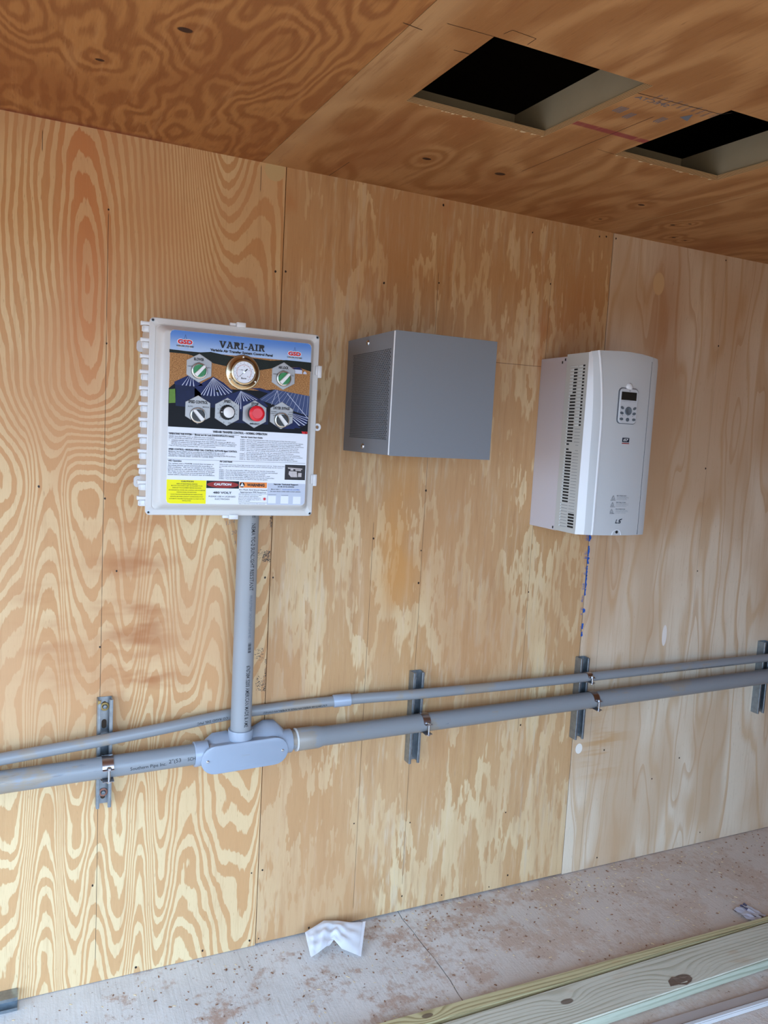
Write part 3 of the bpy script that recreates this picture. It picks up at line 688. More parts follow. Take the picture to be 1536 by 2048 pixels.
# small conduit: dips behind the upright conduit, coupling, then on to the right
t = thing('conduit_pipe', 'thin grey conduit sloping up from the left edge to the coupling', 'pipe', (-0.60, -.053, 0.698), 'horizontal grey conduits')
def spline(K, n=6):
    K = [Vector(k) for k in K]; out = []
    for i in range(len(K) - 1):
        p0, p1, p2, p3 = K[max(i - 1, 0)], K[i], K[i + 1], K[min(i + 2, len(K) - 1)]
        for j in range(n):
            u = j / n; out.append(0.5 * ((2 * p1) + (p2 - p0) * u + (2 * p0 - 5 * p1 + 4 * p2 - p3) * u * u + (3 * p1 - p0 - 3 * p2 + p3) * u ** 3))
    return out + [K[-1]]
SL_ = [(-0.60, -.053, 0.698), (-0.0687, -.053, 0.7433), (0.2015, -.0535, 0.7665), (0.36, -.047, 0.7795), (0.469, -.033, 0.7868), (0.577, -.0180, 0.7912), (0.6605, -.0180, 0.7938), (0.80, -.024, 0.8000), (0.905, -.031, 0.8030)]
SR_ = [(0.915, -.032, 0.8032), (0.9445, -.034, 0.8047), (1.01, -.040, 0.8062), (1.12, -.050, 0.8070), (1.19, -.0535, 0.8070), (1.36, -.0535, 0.8060), (1.7127, -.0535, 0.8058), (2.45, -.0535, 0.8095), (3.3, -.0535, 0.8135)]
bm = B(); tube(bm, spline(SL_), R1, 24); obj('pipe', bm, M['pvc'], t, 40)
bm = B(); pipe_text(bm, '676738475104 AMERICAN MADE & AMERICAN OWNED', (0.655, -.0178, 0.7936), (0.875, -.0285, 0.8020), 0.0, 0.205, 0.0072, -0.30, R1, True); obj('lettering', bm, M['ink'], t)
bm = B(); pipe_text(bm, 'CO RIGID DEL PVC', (0.448, -.0365, 0.7855), (0.57, -.0190, 0.7910), 0.0, 0.095, 0.0075, -0.15, R1, True); obj('lettering', bm, M['ink'], t)
t = thing('conduit_pipe', 'thin grey conduit running right from the coupling past three channels', 'pipe', (0.915, -.032, 0.8032), 'horizontal grey conduits')
bm = B(); tube(bm, spline(SR_), R1, 24); obj('pipe', bm, M['pvc'], t, 40)
S2, S3 = (1.19, -.0535, 0.8064), (3.3, -.0535, 0.8120)
for k, s in enumerate(['ELECTRIC CONDUIT MADE & AMERICAN OWNED SCH 40 CONDUIT ELECTRIC 676738', 'UL LISTED ABOVE GROUND RIGID CONDUIT AMERICAN MADE & AMERICAN OWNED']):
    bm = B(); pipe_text(bm, s, S2, S3, 0.33 + 0.60 * k, 0.50, 0.0062, -0.62, R1, True); obj('lettering', bm, M['ink'], t)
bm = B(); tube(bm, [(0.8850, -.0288, 0.8022), (0.8865, -.0290, 0.8024), (0.9405, -.0330, 0.8044), (0.9420, -.0332, 0.8044)], [0.0188, 0.0202, 0.0202, 0.0190], 28)
tag(obj('pipe_coupling', bm, M['pvc_fit'], None, 40), 'light grey coupling sleeve joining the two thin conduits', 'coupling')
# upright conduit
V0, V1 = (0.5775, -PO, 1.428), (0.5775, -PO, 0.735)
t = thing('conduit_pipe', 'upright grey conduit between control panel and junction fitting', 'pipe', (0.5775, -PO, 0.735))
bm = B(); tube(bm, [V1, V0], R2 + 0.0006, 32); obj('pipe', bm, M['pvc_upright'], t, 40)
bm = B()
def vt(s, z0, z1, h_, b_=0.0):
    R = R2 + 0.0010; 
    def fn(u, v):
        a = 0.28 + v / R       # letters read downwards, tops to the right
        return (V0[0] + R * sin(a), -PO - R * cos(a), z0 - u)
    put_text(bm, s, fn, z0 - z1, h_, b_)
vt('E', 1.408, 1.400, .010); obj('lettering', bm, M['ink'], t)
bm = B(); vt('NEMA TC-2 SUNLIGHT RESISTANT', 1.383, 1.186, 0.0125, 0.008); obj('lettering', bm, M['ink'], t)
bm = B(); vt('676738415203 AMERICAN MADE & AME', 0.962, 0.775, 0.0125, 0.008); obj('lettering', bm, M['ink'], t)
bm = B(); vt('PIPELIFE JETSTREAM  2 INCH CONDUIT SCH 40  90C', 1.172, 1.045, 0.0085)
obj('faded_lettering', bm, M['ink_faint'], t)
bm = B()
for k in range(9):
    z = 1.030 - 0.0034 * k
    for a0, a1 in ((0.16, 0.48),):
        R = R2 + 0.0011; n = 4
        for q in range(n):
            a, c = a0 + (a1 - a0) * q / n, a0 + (a1 - a0) * (q + 1) / n; hh = 0.0021 if k % 3 else 0.0012
            poly(bm, [(V0[0] + R * sin(a), -PO - R * cos(a), z), (V0[0] + R * sin(c), -PO - R * cos(c), z), (V0[0] + R * sin(c), -PO - R * cos(c), z - hh), (V0[0] + R * sin(a), -PO - R * cos(a), z - hh)])
obj('barcode', bm, M['ink'], t)
# junction fitting
t = thing('junction_fitting', 'light grey oval-faced junction fitting where three conduits meet', 'fitting', (0.585, 0, 0.69))
TA = 0.032    # tilt of the long axis
def stad(xc, zc, L, R, y, n=10):
    P = []
    for s_, a0 in ((1, -90), (-1, 90)):
        for i in range(n + 1):
            a = radians(a0 + 180 * i / n); P.append((s_ * (L / 2 - R) + R * cos(a), R * sin(a)))
    return [(xc + px * cos(TA) - pz * sin(TA), y, zc + px * sin(TA) + pz * cos(TA)) for px, pz in P]
bm = B(); FX, FZ = 0.5855, 0.6912
loft(bm, [stad(FX, FZ + .002, 0.215, 0.030, -0.030), stad(FX, FZ + .002, 0.236, 0.038, -0.045), stad(FX, FZ, 0.250, 0.0405, -0.075), stad(FX, FZ, 0.256, 0.0405, -0.098), stad(FX, FZ, 0.258, 0.0412, -0.1015)])
obj('body', bm, M['pvc_fit'], t, 35)
bm = B(); loft(bm, [stad(FX, FZ, 0.262, 0.0425, -0.1012), stad(FX, FZ, 0.263, 0.043, -0.1035), stad(FX, FZ, 0.261, 0.0422, -0.1062), stad(FX, FZ, 0.256, 0.0400, -0.1075)])
cov = obj('cover_plate', bm, M['pvc_fit'], t, 30)
bm = B(); put_text(bm, 'Cantex', lambda u, v: (0.572 + u, -0.1077, FZ + .003 + v + u * TA), 0.026, 0.006); obj('embossed_mark', bm, M['pvc_upright'], cov)
for sx in (-1, 1):
    c = (FX + sx * 0.1125, FZ + sx * 0.1125 * TA)
    bm = B(); lathe_y(bm, c, [(0.0042, -0.107), (0.0042, -0.1092), (0.003, -0.1102)], 16)
    box(bm, c[0] - .0032, c[0] + .0032, -0.1106, -0.1096, c[1] - .0005, c[1] + .0005)
    obj('cover_screw', bm, M['chrome'], t, 40)
bm = B(); tube(bm, [(0.440, -PO, 0.6975), (0.4425, -PO, 0.6975), (0.48, -PO, 0.699)], [0.0352, 0.0365, 0.0355], 28); obj('hub', bm, M['pvc_fit'], t, 40)
bm = B(); tube(bm, [(0.69, -PO, 0.704), (0.7325, -PO, 0.7052), (0.735, -PO, 0.7052)], [0.0355, 0.0362, 0.035], 28); obj('hub', bm, M['pvc_fit'], t, 40)
bm = B(); tube(bm, [(0.5775, -PO, 0.700), (0.5775, -PO, 0.758), (0.5775, -PO, 0.7605)], [0.0360, 0.0372, 0.0362], 32); obj('hub', bm, M['pvc_fit'], t, 40)
# shoulders rising to the back of the hubs
for prof in ([(0.478, .724), (0.50, .742), (0.545, .745), (0.545, .715), (0.478, .712)], [(0.61, .716), (0.61, .742), (0.655, .766), (0.688, .764), (0.712, .742), (0.716, .716)]):
    bm = B(); loft(bm, [[(x, -0.030, z) for x, z in prof], [(x, -0.062, z) for x, z in prof], [(x, -0.094, min(z, 0.722)) for x, z in prof]]); obj('shoulder', bm, M['pvc_fit'], t, 50)

def channel(x, z0, z1, label, screws, d=0.036, w_=0.0413):
    t = thing('strut_channel', label, 'channel', (x, 0, z0), 'galvanised channels on the wall')
    th = 0.0026; a, c = x - w_ / 2, x + w_ / 2; bm = B()
    P = [(a, -.0005), (c, -.0005), (c, -d), (c - .0095, -d), (c - .0095, -d + .0075), (c - .0095 + th, -d + .0075), (c - .0095 + th, -d + th), (c - th, -d + th), (c - th, -.0005 - th),
         (a + th, -.0005 - th), (a + th, -d + th), (a + .0095 - th, -d + th), (a + .0095 - th, -d + .0075), (a + .0095, -d + .0075), (a + .0095, -d), (a, -d)]
    loft(bm, [[(px, py, z) for px, py in P] for z in (z0, z1)])
    bmesh.ops.bevel(bm, geom=[e for e in bm.edges if abs(e.verts[0].co.z - e.verts[1].co.z) > .1 and min(e.verts[0].co.y, e.verts[1].co.y) < -d + 1e-5], offset=0.0022, segments=3, affect='EDGES')
    obj('channel_body', bm, M['galv'], t, 40)
    n = 6
    for k in range(n):
        zc = z0 + 0.027 + (z1 - z0 - 0.054) * k / (n - 1); bm = B()
        poly(bm, rr(x - .0065, zc - .0135, x + .0065, zc + .0135, .0064, -.0034, 5)); obj('slot', bm, M['slot'], t)  # flat dark oval, the slot's shade put into its colour
    for zc, m_ in screws:
        bm = B(); lathe_y(bm, (x + .001, zc), [(.0125, -.0034), (.0125, -.0050), (.0118, -.0056)], 24); w2 = obj('washer', bm, M[m_], t, 40)
        bm = B(); lathe_y(bm, (x + .001, zc), [(.0068, -.0056), (.0068, -.0080), (.005, -.0098), (.003, -.0098), (.0026, -.0078)], 16); obj('screw_head', bm, M['galv'], w2, 40)
    return t
channel(0.196, 0.5565, 0.8735, 'leftmost galvanised slotted channel, two washered screws visible', [(0.845, 'washer_yellow'), (0.590, 'washer_pink')])
bm = B(); box(bm, 0.1755, 0.184, -0.040, -0.0362, 0.866, 0.8745, bev=.001); box(bm, 0.1755, 0.178, -0.0362, -0.034, 0.862, 0.8745)
tt = [o for o in C.objects if o.name == 'strut_channel'][0]; obj('bent_tab', bm, M['washer_yellow'], tt)
channel(1.1878, 0.5575, 0.8725, 'galvanised channel right of the coupling, carrying the fat conduit', [(0.845, 'galv')])
channel(1.8835, 0.5590, 0.8705, 'galvanised channel below the white drive, clamping both conduits', [(0.845, 'galv')])
channel(2.8500, 0.5590, 0.8705, 'galvanised channel cut off by the right photo edge', [(0.845, 'galv')])

def clamp(x, zc, R, po, label, w_=0.030, gap=None):
    t = thing('pipe_clamp', label, 'clamp', (x, -po, zc), 'pipe clamps on the channels')
    def arc(a0, a1, tail):
        bm = B(); n = 16; rings = []
        pts = [(R + .0006, a0 + (a1 - a0) * i / n) for i in range(n + 1)]
        P = [(-po - r * cos(a), zc + r * sin(a), -po - (r + .0016) * cos(a), zc + (r + .0016) * sin(a)) for r, a in pts]
        y1, z1 = P[-1][0], P[-1][1]; yo = -po - R - .015; s_ = .0016 if tail > 0 else -.0016
        P.append((yo, z1 + 0.0, yo, z1 + s_))
        y0, z0_, = P[0][0], P[0][1]
        rings = [[(x - w_ / 2, a, b_), (x + w_ / 2, a, b_), (x + w_ / 2, c, d), (x - w_ / 2, c, d)] for a, b_, c, d in P]
        loft(bm, rings); return bm, z1
    yb = -po - R - .0085
    bm, zu = arc(radians(158), radians(12), 1); obj('upper_band', bm, M['strap'], t, 40)
    bm, zl = arc(radians(-158), radians(-52), -1); obj('lower_band', bm, M['strap'], t, 40)
    bm = B(); tube(bm, [(x + .002, yb, zu + .006), (x + .002, yb, zl - .007)], .0034, 12)
    bl = obj('clamp_bolt', bm, M['chrome'], t, 40)
    bm = B(); tube(bm, [(x + .002, yb, zu + .0015), (x + .002, yb, zu + .0062), (x + .002, yb, zu + .0075)], [.0068, .0068, .005], 6); obj('bolt_head', bm, M['chrome'], bl)
    bm = B(); tube(bm, [(x + .002, yb, zl - .0015), (x + .002, yb, zl - .0055)], .0062, 6); obj('nut', bm, M['chrome'], bl)
clamp(0.2010, onl(A0, A1, 0.2)[2], R2, PO, 'zinc clamp holding the fat conduit on the leftmost channel')
clamp(1.1965, onl(A2, A3, 1.19)[2], R2, PO, 'zinc clamp holding the fat conduit right of the coupling', 0.026)
clamp(1.9010, onl(A2, A3, 1.9)[2], R2, PO, 'larger zinc clamp on the channel below the drive, on fat conduit', 0.026)
clamp(1.8830, 0.8066, R1, .0535, 'small zinc clamp holding the thin conduit below the drive', 0.022)
clamp(2.8600, 0.8114, R1, .0535, 'small zinc clamp at the right photo edge on the thin conduit', 0.022)
clamp(2.8650, onl(A2, A3, 2.86)[2], R2, PO, 'larger zinc clamp at the right photo edge on the fat conduit', 0.026)

LT = [
 ('i', 'VARI-AIR TRANSFER CONTROL – NORMAL OPERATION', 113.6, 249.2, 145.1, 7.4),
 ('i', 'OPERATING THE SYSTEM—  Blower and Air Lock (HAND/OFF/AUTO Switch)', 2.5, 259.4, 167.2, 5.8),
 ('n', 'HAND: Starts BLOWER motor, or AIRLOCK motor immediately.', 2.7, 265.8, 116.3, 3.6),
 ('n', 'AUTO: BLOWER and AIRLOCK will be switched on and off from the grain dryer.', 2.5, 270.5, 146.9, 3.6),
 ('n', '•', 2.7, 275.6, 1.5, 3.6),
 ('n', 'WIRING DRYER: When interfacing grain dryer with DARR AIR control, you MUST use a', 9.4, 276.0, 163.1, 3.6),
 ('n', 'DRYSET of contacts from the dryer.  Please run 600 wires from a DRYSET of contacts from', 9.3, 280.5, 167.8, 3.6),
 ('n', 'the grain dryer control to the VARI-AIR control, and connect wires to DRYC1 and DRYC2', 9.4, 285.0, 164.0, 3.6),
 ('n', '*This is a Start and Stop Command only—not a speed command.', 2.8, 289.5, 119.4, 3.6),
 ('i', 'SPEED CONTROL—MANUAL=SPEED DIAL CONTROL/ AUTO=PSI Signal CONTROL', 3.0, 298.7, 176.1, 5.8),
 ('n', 'MANUAL: Blower SPEED will be controlled by turning SPEED DIAL up or down.', 2.9, 304.4, 146.0, 3.6),
 ('n', 'AUTO: Blower SPEED will be automatically be controlled from the PSI sensor.', 3.0, 308.4, 144.0, 3.6),
 ('n', 'The Sensor output will increase or decrease the motor speed according to tank PSI conditions.', 3.0, 312.2, 173.2, 3.6),
 ('n', 'HIGHER PSI = HIGHER SPEED / LOWER PSI = LOWER SPEED', 2.9, 316.2, 114.3, 3.6),
 ('i', 'VFD Operation', 2.3, 328.2, 33.9, 5.2),
 ('n', 'Our system uses a PSI/RPM control that increases or', 2.3, 334.6, 116.9, 4.1),
 ('n', 'decreases blower speed automatically according to', 2.4, 339.6, 112.9, 4.1),
 ('n', 'inlet conditions.  We run our system at the minimum', 2.4, 344.3, 117.8, 4.1),
 ('n', 'speed required to still make the delivery of corn from', 2.2, 349.1, 119.2, 4.1),
 ('n', 'the dryer to the bin with the least amount of damage.', 2.2, 353.9, 119.7, 4.1),
 ('n', 'Your VFD system comes pre-programmed and pre-', 2.2, 358.6, 114.1, 4.1),
 ('n', 'tested before shipment, to ensure ease of installation.', 2.1, 363.2, 120.3, 4.1),
 ('i', 'Vari-Air Quick Start Guide', 186.9, 259.3, 59.7, 4.9),
 ('n', 'STEP1—Ensure electricians have fully wired all parts of the Vari-Air system', 186.5, 266.1, 153.5, 3.1),
 ('n', 'STEP2—Run the 1/4" tubing between the Vari-Air control box and the blower system', 186.7, 270.9, 173.8, 3.1),
 ('n', 'STEP3—Check rotation (arrows) on the blower and airlock (Turn Switch to HAND)', 186.9, 275.7, 166.8, 3.1),
 ('n', 'STEP4—Turn SPEED CONTROL switch to MANUAL and adjust SPEED DIAL up and down', 186.8, 280.2, 175.5, 3.1),
 ('n', 'STEP5—Turn SPEED CONTROL switch to AUTO and let the blower keep running', 186.8, 284.9, 160.3, 3.1),
 ('n', 'STEP6—Go over to blower system and unplug 1/4" air tubing from the blower.', 187.0, 289.6, 160.1, 3.1),
 ('n', 'STEP7—Blow into 1/4" air tubing while blower is running to see if rpm increases.', 187.1, 294.2, 164.7, 3.1),
 ('n', '•   If rpm increases, plug the 1/4" air tubing back into the blower', 198.9, 299.5, 135.7, 3.1),
 ('n', 'STEP8—Place DRYER BYPASS to the OFF position (if running in normal operation).', 186.2, 304.1, 167.4, 3.1),
 ('n', 'STEP10—Place BLOWER / AIRLOCK / SPEED CONTROL switches in the AUTO position', 186.1, 308.9, 174.4, 3.1),
 ('n', 'STEP11—Start GRAIN DRYER and make sure BLOWER and AIRLOCK start', 186.2, 313.4, 149.0, 3.1),
 ('n', 'STEP12—Start discharging corn from GRAIN DRYER to Vari-Air Blower System.', 186.1, 317.8, 160.9, 3.1),
 ('i', 'Air Lock Reset', 133.6, 325.6, 33.6, 5.7),
 ('n', 'When an Air Lock motor draws high amps the motor overload contact will trip.  Follow these steps', 133.9, 333.8, 177.2, 3.0),
 ('n', 'to manually reset the tripped overload on the air lock motor overload inside Vari-Air Control', 133.7, 338.0, 171.1, 3.0),
 ('n', 'Box.', 133.8, 341.8, 6.0, 3.0),
 ('n', 'STEP1—Turn the circuit breaker OFF that powers the Vari-Air Control Box', 133.7, 348.2, 150.2, 3.4),
 ('n', 'STEP2—Open Vari-Air Control Box and identify motor contactor and overload', 133.8, 352.8, 157.4, 3.4),
 ('n', 'STEP3—Locate the RED RESET button on the motor overload', 133.7, 357.4, 123.1, 3.4),
 ('n', 'STEP4—Press in the RED RESET trigger (hold it) and listen for a click', 133.8, 361.8, 137.2, 3.4),
 ('n', 'STEP5—Turn the circuit breaker ON that powers the Vari-Air Control Box', 133.6, 366.6, 149.3, 3.4),
 ('n', 'STEP6—Turn the Air Lock Switch to Hand to test run the system', 133.8, 371.0, 130.6, 3.4),
 ('b', 'CAUTION', 36.6, 380.4, 31.5, 5.0),
 ('b', 'RISK OF ELECTRICAL SHOCK', 25.4, 387.0, 53.2, 3.0),
 ('n', 'MULTIPLE DISCONNECTS MAY BE REQUIRED TO DE-', 11.8, 391.8, 80.1, 3.0),
 ('n', 'ENERGIZE THIS EQUIPMENT BEFORE SERVICING.', 15.2, 397.2, 73.9, 3.0),
 ('n', 'DE-ENERGIZE ALL POWER AND CONTROL CIRCUITS BEFORE', 6.0, 403.2, 92.3, 3.0),
 ('n', 'OPENING PANEL FOR SERVICING.', 25.7, 408.7, 51.3, 3.0),
 ('n', 'CLOSE THE ENCLOSURE BEFORE RESTORING POWER.', 10.7, 414.2, 81.9, 3.0),
 ('n', 'BONDING BETWEEN CONDUIT CONNECTIONS IS NOT', 10.6, 419.9, 82.8, 3.0),
 ('n', 'AUTOMATIC AND MUST BE PROVIDED AS A PART OF THE', 7.1, 425.6, 89.2, 3.0),
 ('n', 'INSTALLATION.', 40.4, 430.6, 22.5, 3.0),
 ('w', 'CAUTION', 120.9, 385.8, 45.7, 7.7),
 ('b', '480 VOLT', 119.2, 408.0, 49.2, 7.2),
 ('n', 'PLEASE USE A LICENSED', 108.3, 418.2, 70.9, 4.7),
 ('n', 'ELECTRICIAN', 124.8, 424.9, 37.9, 4.4),
 ('i', 'WARNING', 208.7, 385.8, 48.4, 10.1),
 ('n', 'Arc Flash And Shock Hazard', 187.4, 399.1, 77.0, 4.7),
 ('n', 'Appropriate PPE Required', 190.3, 405.4, 71.3, 4.7),
 ('n', 'Do not operate controls or open', 187.9, 412.4, 62.1, 2.8),
 ('n', 'doors without appropriate', 187.6, 416.7, 53.6, 2.8),
 ('n', 'personal protection equipment.', 187.5, 420.8, 61.2, 2.8),
 ('n', 'Failure to comply may result in', 187.7, 425.0, 61.2, 2.8),
 ('n', 'injury or death!', 187.6, 429.2, 30.7, 2.8),
 ('n', 'Refer to NFPA 70E for minimum PPE requirements', 189.4, 436.6, 70.8, 1.8),
 ('i', 'Vari-Air Technical Support', 281.7, 382.4, 69.9, 4.7),
 ('b', '218-312-0436', 293.6, 388.7, 46.8, 4.4),
 ('s', 'More Info—', 275.5, 396.1, 26.7, 3.4),
 ('u', 'www.vari-air.com/film', 306.6, 396.3, 49.8, 3.4),
 ('s', 'Or scan these codes with a smart phone', 273.0, 401.7, 85.7, 3.4),
 ('k', 'VARI-AIR', 123.0, 24.7, 120.5, 19.0),
 ('i', 'Variable Air Transfer System Control Panel', 100.8, 40.8, 164.6, 8.3),
 ('r', 'GSD', 18.1, 27.4, 37.1, 12.4),
 ('b', 'VARI-AIR SYSTEMS', 14.8, 38.2, 43.4, 4.8),
 ('r', 'GSD', 307.7, 30.8, 35.7, 11.7),
 ('b', 'VARI-AIR SYSTEMS', 304.5, 40.8, 42.3, 4.5),
 ('i', 'BLOWER', 59.7, 67.8, 25.7, 8.6),
 ('n', 'OFF', 68.2, 76.8, 7.6, 4.5),
 ('n', 'HAND', 44.6, 86.7, 12.4, 4.5),
 ('n', 'AUTO', 91.0, 87.2, 11.6, 4.5),
 ('i', 'AIR LOCK', 282.0, 69.8, 28.1, 8.6),
 ('n', 'OFF', 291.3, 78.4, 8.3, 4.5),
 ('n', 'HAND', 268.4, 88.3, 13.3, 4.5),
 ('n', 'AUTO', 313.2, 89.2, 12.4, 4.5),
 ('i', 'SPEED CONTROL', 48.5, 175.8, 49.6, 9.3),
 ('n', 'AUTO', 47.5, 187.8, 12.5, 4.5),
 ('n', 'MANUAL', 85.4, 187.6, 17.7, 4.5),
 ('i', 'SPEED', 139.7, 169.0, 18.4, 8.3),
 ('n', '0', 139.5, 223.8, 2.7, 4.8),
 ('n', '100', 152.5, 224.8, 8.2, 4.8),
 ('i', 'STOP', 212.3, 171.6, 19.7, 9.7),
 ('i', 'EMERGENCY', 210.0, 223.2, 26.5, 5.2),
 ('i', 'DRYER BYPASS', 272.5, 177.7, 45.6, 9.0),
 ('n', 'NORMAL', 266.8, 187.8, 17.3, 3.4),
 ('n', 'OPERATION', 265.2, 193.0, 20.9, 3.4),
 ('n', 'OFF', 271.9, 198.1, 7.9, 3.4),
 ('n', 'DRYER', 316.0, 186.9, 11.0, 3.4),
 ('n', 'BYPASS', 314.0, 192.6, 13.2, 3.4),
 ('n', 'ON', 317.2, 197.6, 7.3, 3.4),
]
LP = {'tree': [(-1.5, 48.9), (20.3, 49.4), (46.2, 50.3), (75.6, 50.1), (102.0, 46.4), (128.9, 49.9), (149.3, 52.0), (183.6, 54.9), (218.2, 52.5), (260.6, 54.8), (303.4, 49.3), (339.9, 49.5), (373.9, 50.0), (374.4, 74.4), (337.0, 65.4), (286.3, 69.7), (233.4, 81.6), (170.8, 82.8), (112.9, 75.1), (43.1, 57.1), (-1.3, 56.9)], 'house': [(327.0, 71.4), (348.3, 72.1), (349.5, 82.4), (327.5, 82.8)], 'houseroof': [(318.8, 67.6), (340.6, 65.1), (351.2, 71.8), (327.0, 71.8)], 'house2': [(352.3, 78.7), (356.5, 74.2), (361.9, 78.6), (362.1, 82.1), (352.4, 82.2)], 'black': [(-0.6, 145.9), (14.4, 131.8), (98.2, 138.6), (235.5, 135.3), (274.4, 129.0), (373.0, 141.1), (368.9, 213.0), (0.2, 241.3)], 'grass': [(1.0, 148.4), (17.1, 146.2), (16.7, 181.3), (0.7, 183.3)], 'silo1b': [(14.4, 131.8), (74.6, 127.1), (86.6, 192.6), (17.6, 188.7)], 'silo2b': [(63.5, 141.2), (162.7, 143.9), (162.5, 187.8), (64.9, 187.3)], 'silo3b': [(132.8, 166.2), (236.4, 159.2), (259.1, 192.1), (260.3, 223.1), (134.7, 223.3)], 'roof1': [(12.1, 129.3), (44.6, 111.4), (54.4, 109.0), (84.8, 133.0), (71.6, 135.6), (38.8, 136.4), (14.5, 135.7)], 'roof2': [(65.1, 140.4), (84.5, 124.7), (110.7, 108.4), (138.1, 122.3), (162.6, 141.3), (154.4, 149.6), (119.0, 157.8), (85.5, 157.8)], 'roof3': [(132.8, 166.2), (152.7, 151.4), (183.2, 138.4), (207.8, 145.8), (243.6, 162.1), (258.4, 174.9), (223.4, 187.4), (185.2, 192.5), (146.9, 182.1)], 'barn': [(274.4, 129.0), (373.0, 140.1), (372.5, 194.0), (231.1, 158.8)], 'barn2': [(209.0, 130.4), (235.2, 128.5), (267.5, 135.7), (257.0, 140.6)], 'silo4': [(274.7, 222.4), (305.1, 171.9), (327.8, 187.9), (371.1, 195.9), (369.0, 215.4), (344.5, 230.9), (293.2, 231.8)], 'red4': [(354.3, 236.3), (367.1, 237.4), (369.1, 243.2), (357.5, 243.1)]}
LS = {'s1': [(47.9, 112.8, 32.3, 136.3), (51.8, 111.8, 42.1, 136.2), (55.1, 110.9, 51.9, 136.8), (57.8, 112.7, 61.7, 136.7)], 's2': [(110.1, 110.5, 80.5, 156.5), (110.1, 110.5, 87.2, 157.7), (110.1, 110.5, 96.2, 158.0), (110.1, 110.5, 105.6, 158.0), (110.1, 110.5, 114.9, 157.4), (110.1, 110.5, 124.3, 156.1), (110.1, 110.5, 133.7, 154.1), (110.1, 110.5, 143.2, 152.1), (110.1, 110.5, 152.6, 148.7), (110.1, 110.5, 159.3, 144.9)], 's3': [(183.2, 139.8, 164.0, 179.3), (183.2, 139.8, 170.3, 182.3), (183.2, 139.8, 177.2, 184.2), (183.2, 139.8, 184.9, 186.4), (183.2, 139.8, 192.8, 165.5), (183.2, 139.8, 201.5, 164.9), (183.2, 139.8, 210.2, 162.7), (183.2, 139.8, 218.9, 161.0), (183.2, 139.8, 227.6, 159.8)], 's4': [(305.7, 185.8, 371.3, 200.1), (305.7, 185.8, 370.1, 206.5), (305.7, 185.8, 367.8, 213.7), (305.7, 185.8, 362.5, 219.3), (305.7, 185.8, 351.5, 223.4)]}
LB = {'yel': [(0.5, 376.5), (101.1, 438.4)], 'cau': [(101.5, 376.9), (188.1, 437.4)], 'war': [(187.7, 379.1), (263.5, 392.7)], 'wbox': [(186.7, 397.7), (265.3, 437.5)], 'tech': [(264.7, 380.0), (372.7, 438.6)], 'photo': [(312.3, 328.4), (370.6, 369.5)], 'q1': [(268.1, 414.5), (289.8, 434.4)], 'q2': [(303.6, 414.6), (326.7, 434.7)], 'q3': [(337.9, 415.0), (361.0, 435.3)], 'cb': [(187.4, 409.6), (265.5, 433.1)], 'ell': [(103.4, 378.5), (186.1, 394.5)], 'tri': [(188.9, 379.1), (202.9, 391.8)], 'fire': [(252.0, 417.4), (265.3, 428.5)], 'v1': [(183.4, 258.4), (185.0, 321.3)], 'hl': [(1.1, 324.3), (369.2, 322.3)], 'vl3': [(130.6, 323.9), (130.9, 373.8)]}

# ------------------------------------------------------------------ control panel enclosure
L0, T0, YL = 0.315, 1.8915, -0.240        # label's upper left corner and plane
def lp(u, v, lay=0): return (L0 + u / 1000.0, YL - 0.0004 - 0.00012 * lay, T0 - v / 1000.0)
en = thing('control_panel', 'pale grey hinged control panel with knobs, gauge and colourful printed label', 'control panel', (0.4925, 0, 1.422))
EX0, EX1, EZ0, EZ1 = 0.2675, 0.7180, 1.4205, 1.9200
bm = B(); loft(bm, [rr(EX0 + .010, EZ0 + .010, EX1 - .010, EZ1 - .010, .012, y) for y in (-0.0005, -0.196)] + [rr(EX0 + .004, EZ0 + .004, EX1 - .004, EZ1 - .004, .010, y) for y in (-0.198, -0.207)])
obj('enclosure_body', bm, M['enc'], en, 35)
bm = B()
def R_(i, y, r=None): return rr(EX0 + i, EZ0 + i, EX1 - i, EZ1 - i, max(.004, (r if r else .011)), y, 6)
loft(bm, [R_(0.001, -.2075), R_(0, -.209), R_(0, -.2165), R_(.0015, -.218), R_(.0135, -.218, .010), R_(.0155, -.2165, .012), R_(.0175, -.2185, .016), R_(.0195, -.224, .018), R_(.0290, -.2375, .014), R_(.0320, -.2396, .012), R_(.0345, -.240, .011)])
dr = obj('door', bm, M['enc'], en, 30)
for i in range(12):
    z = [1.8954, 1.8546, 1.8142, 1.7753, 1.7346, 1.6953, 1.6559, 1.6145, 1.5757, 1.5368, 1.4961, 1.4552][i]
    bm = B()
    box(bm, .2490, .2690, -.216, -.205, z + .0040, z + .0125, bev=.0015); box(bm, .2470, .2540, -.214, -.196, z + .0035, z + .0130, bev=.001)
    h = obj('hinge', bm, M['enc_hinge'], en, 30)
    bm = B(); box(bm, .2525, .2700, -.210, -.196, z - .0130, z + .0030, bev=.002); box(bm, .2505, .2535, -.212, -.200, z - .0115, z + .0012, bev=.0008)
    obj('knuckle', bm, M['enc_hinge'], h, 30)
for px, pz in ((EX0 + .0075, EZ1 - .0075), (EX1 - .0075, EZ1 - .0075), (EX1 - .0075, EZ0 + .0075), (EX0 + .0075, EZ0 + .0075)):
    bm = B(); lathe_y(bm, (px, pz), [(.0042, -.2176), (.0042, -.2188), (.0032, -.2190)], 20); sw = obj('corner_screw', bm, M['galv'], en, 40)
    bm = B(); lathe_y(bm, (px, pz), [(.0026, -.2189), (.0026, -.2192)], 12); obj('socket', bm, M['black'], sw)
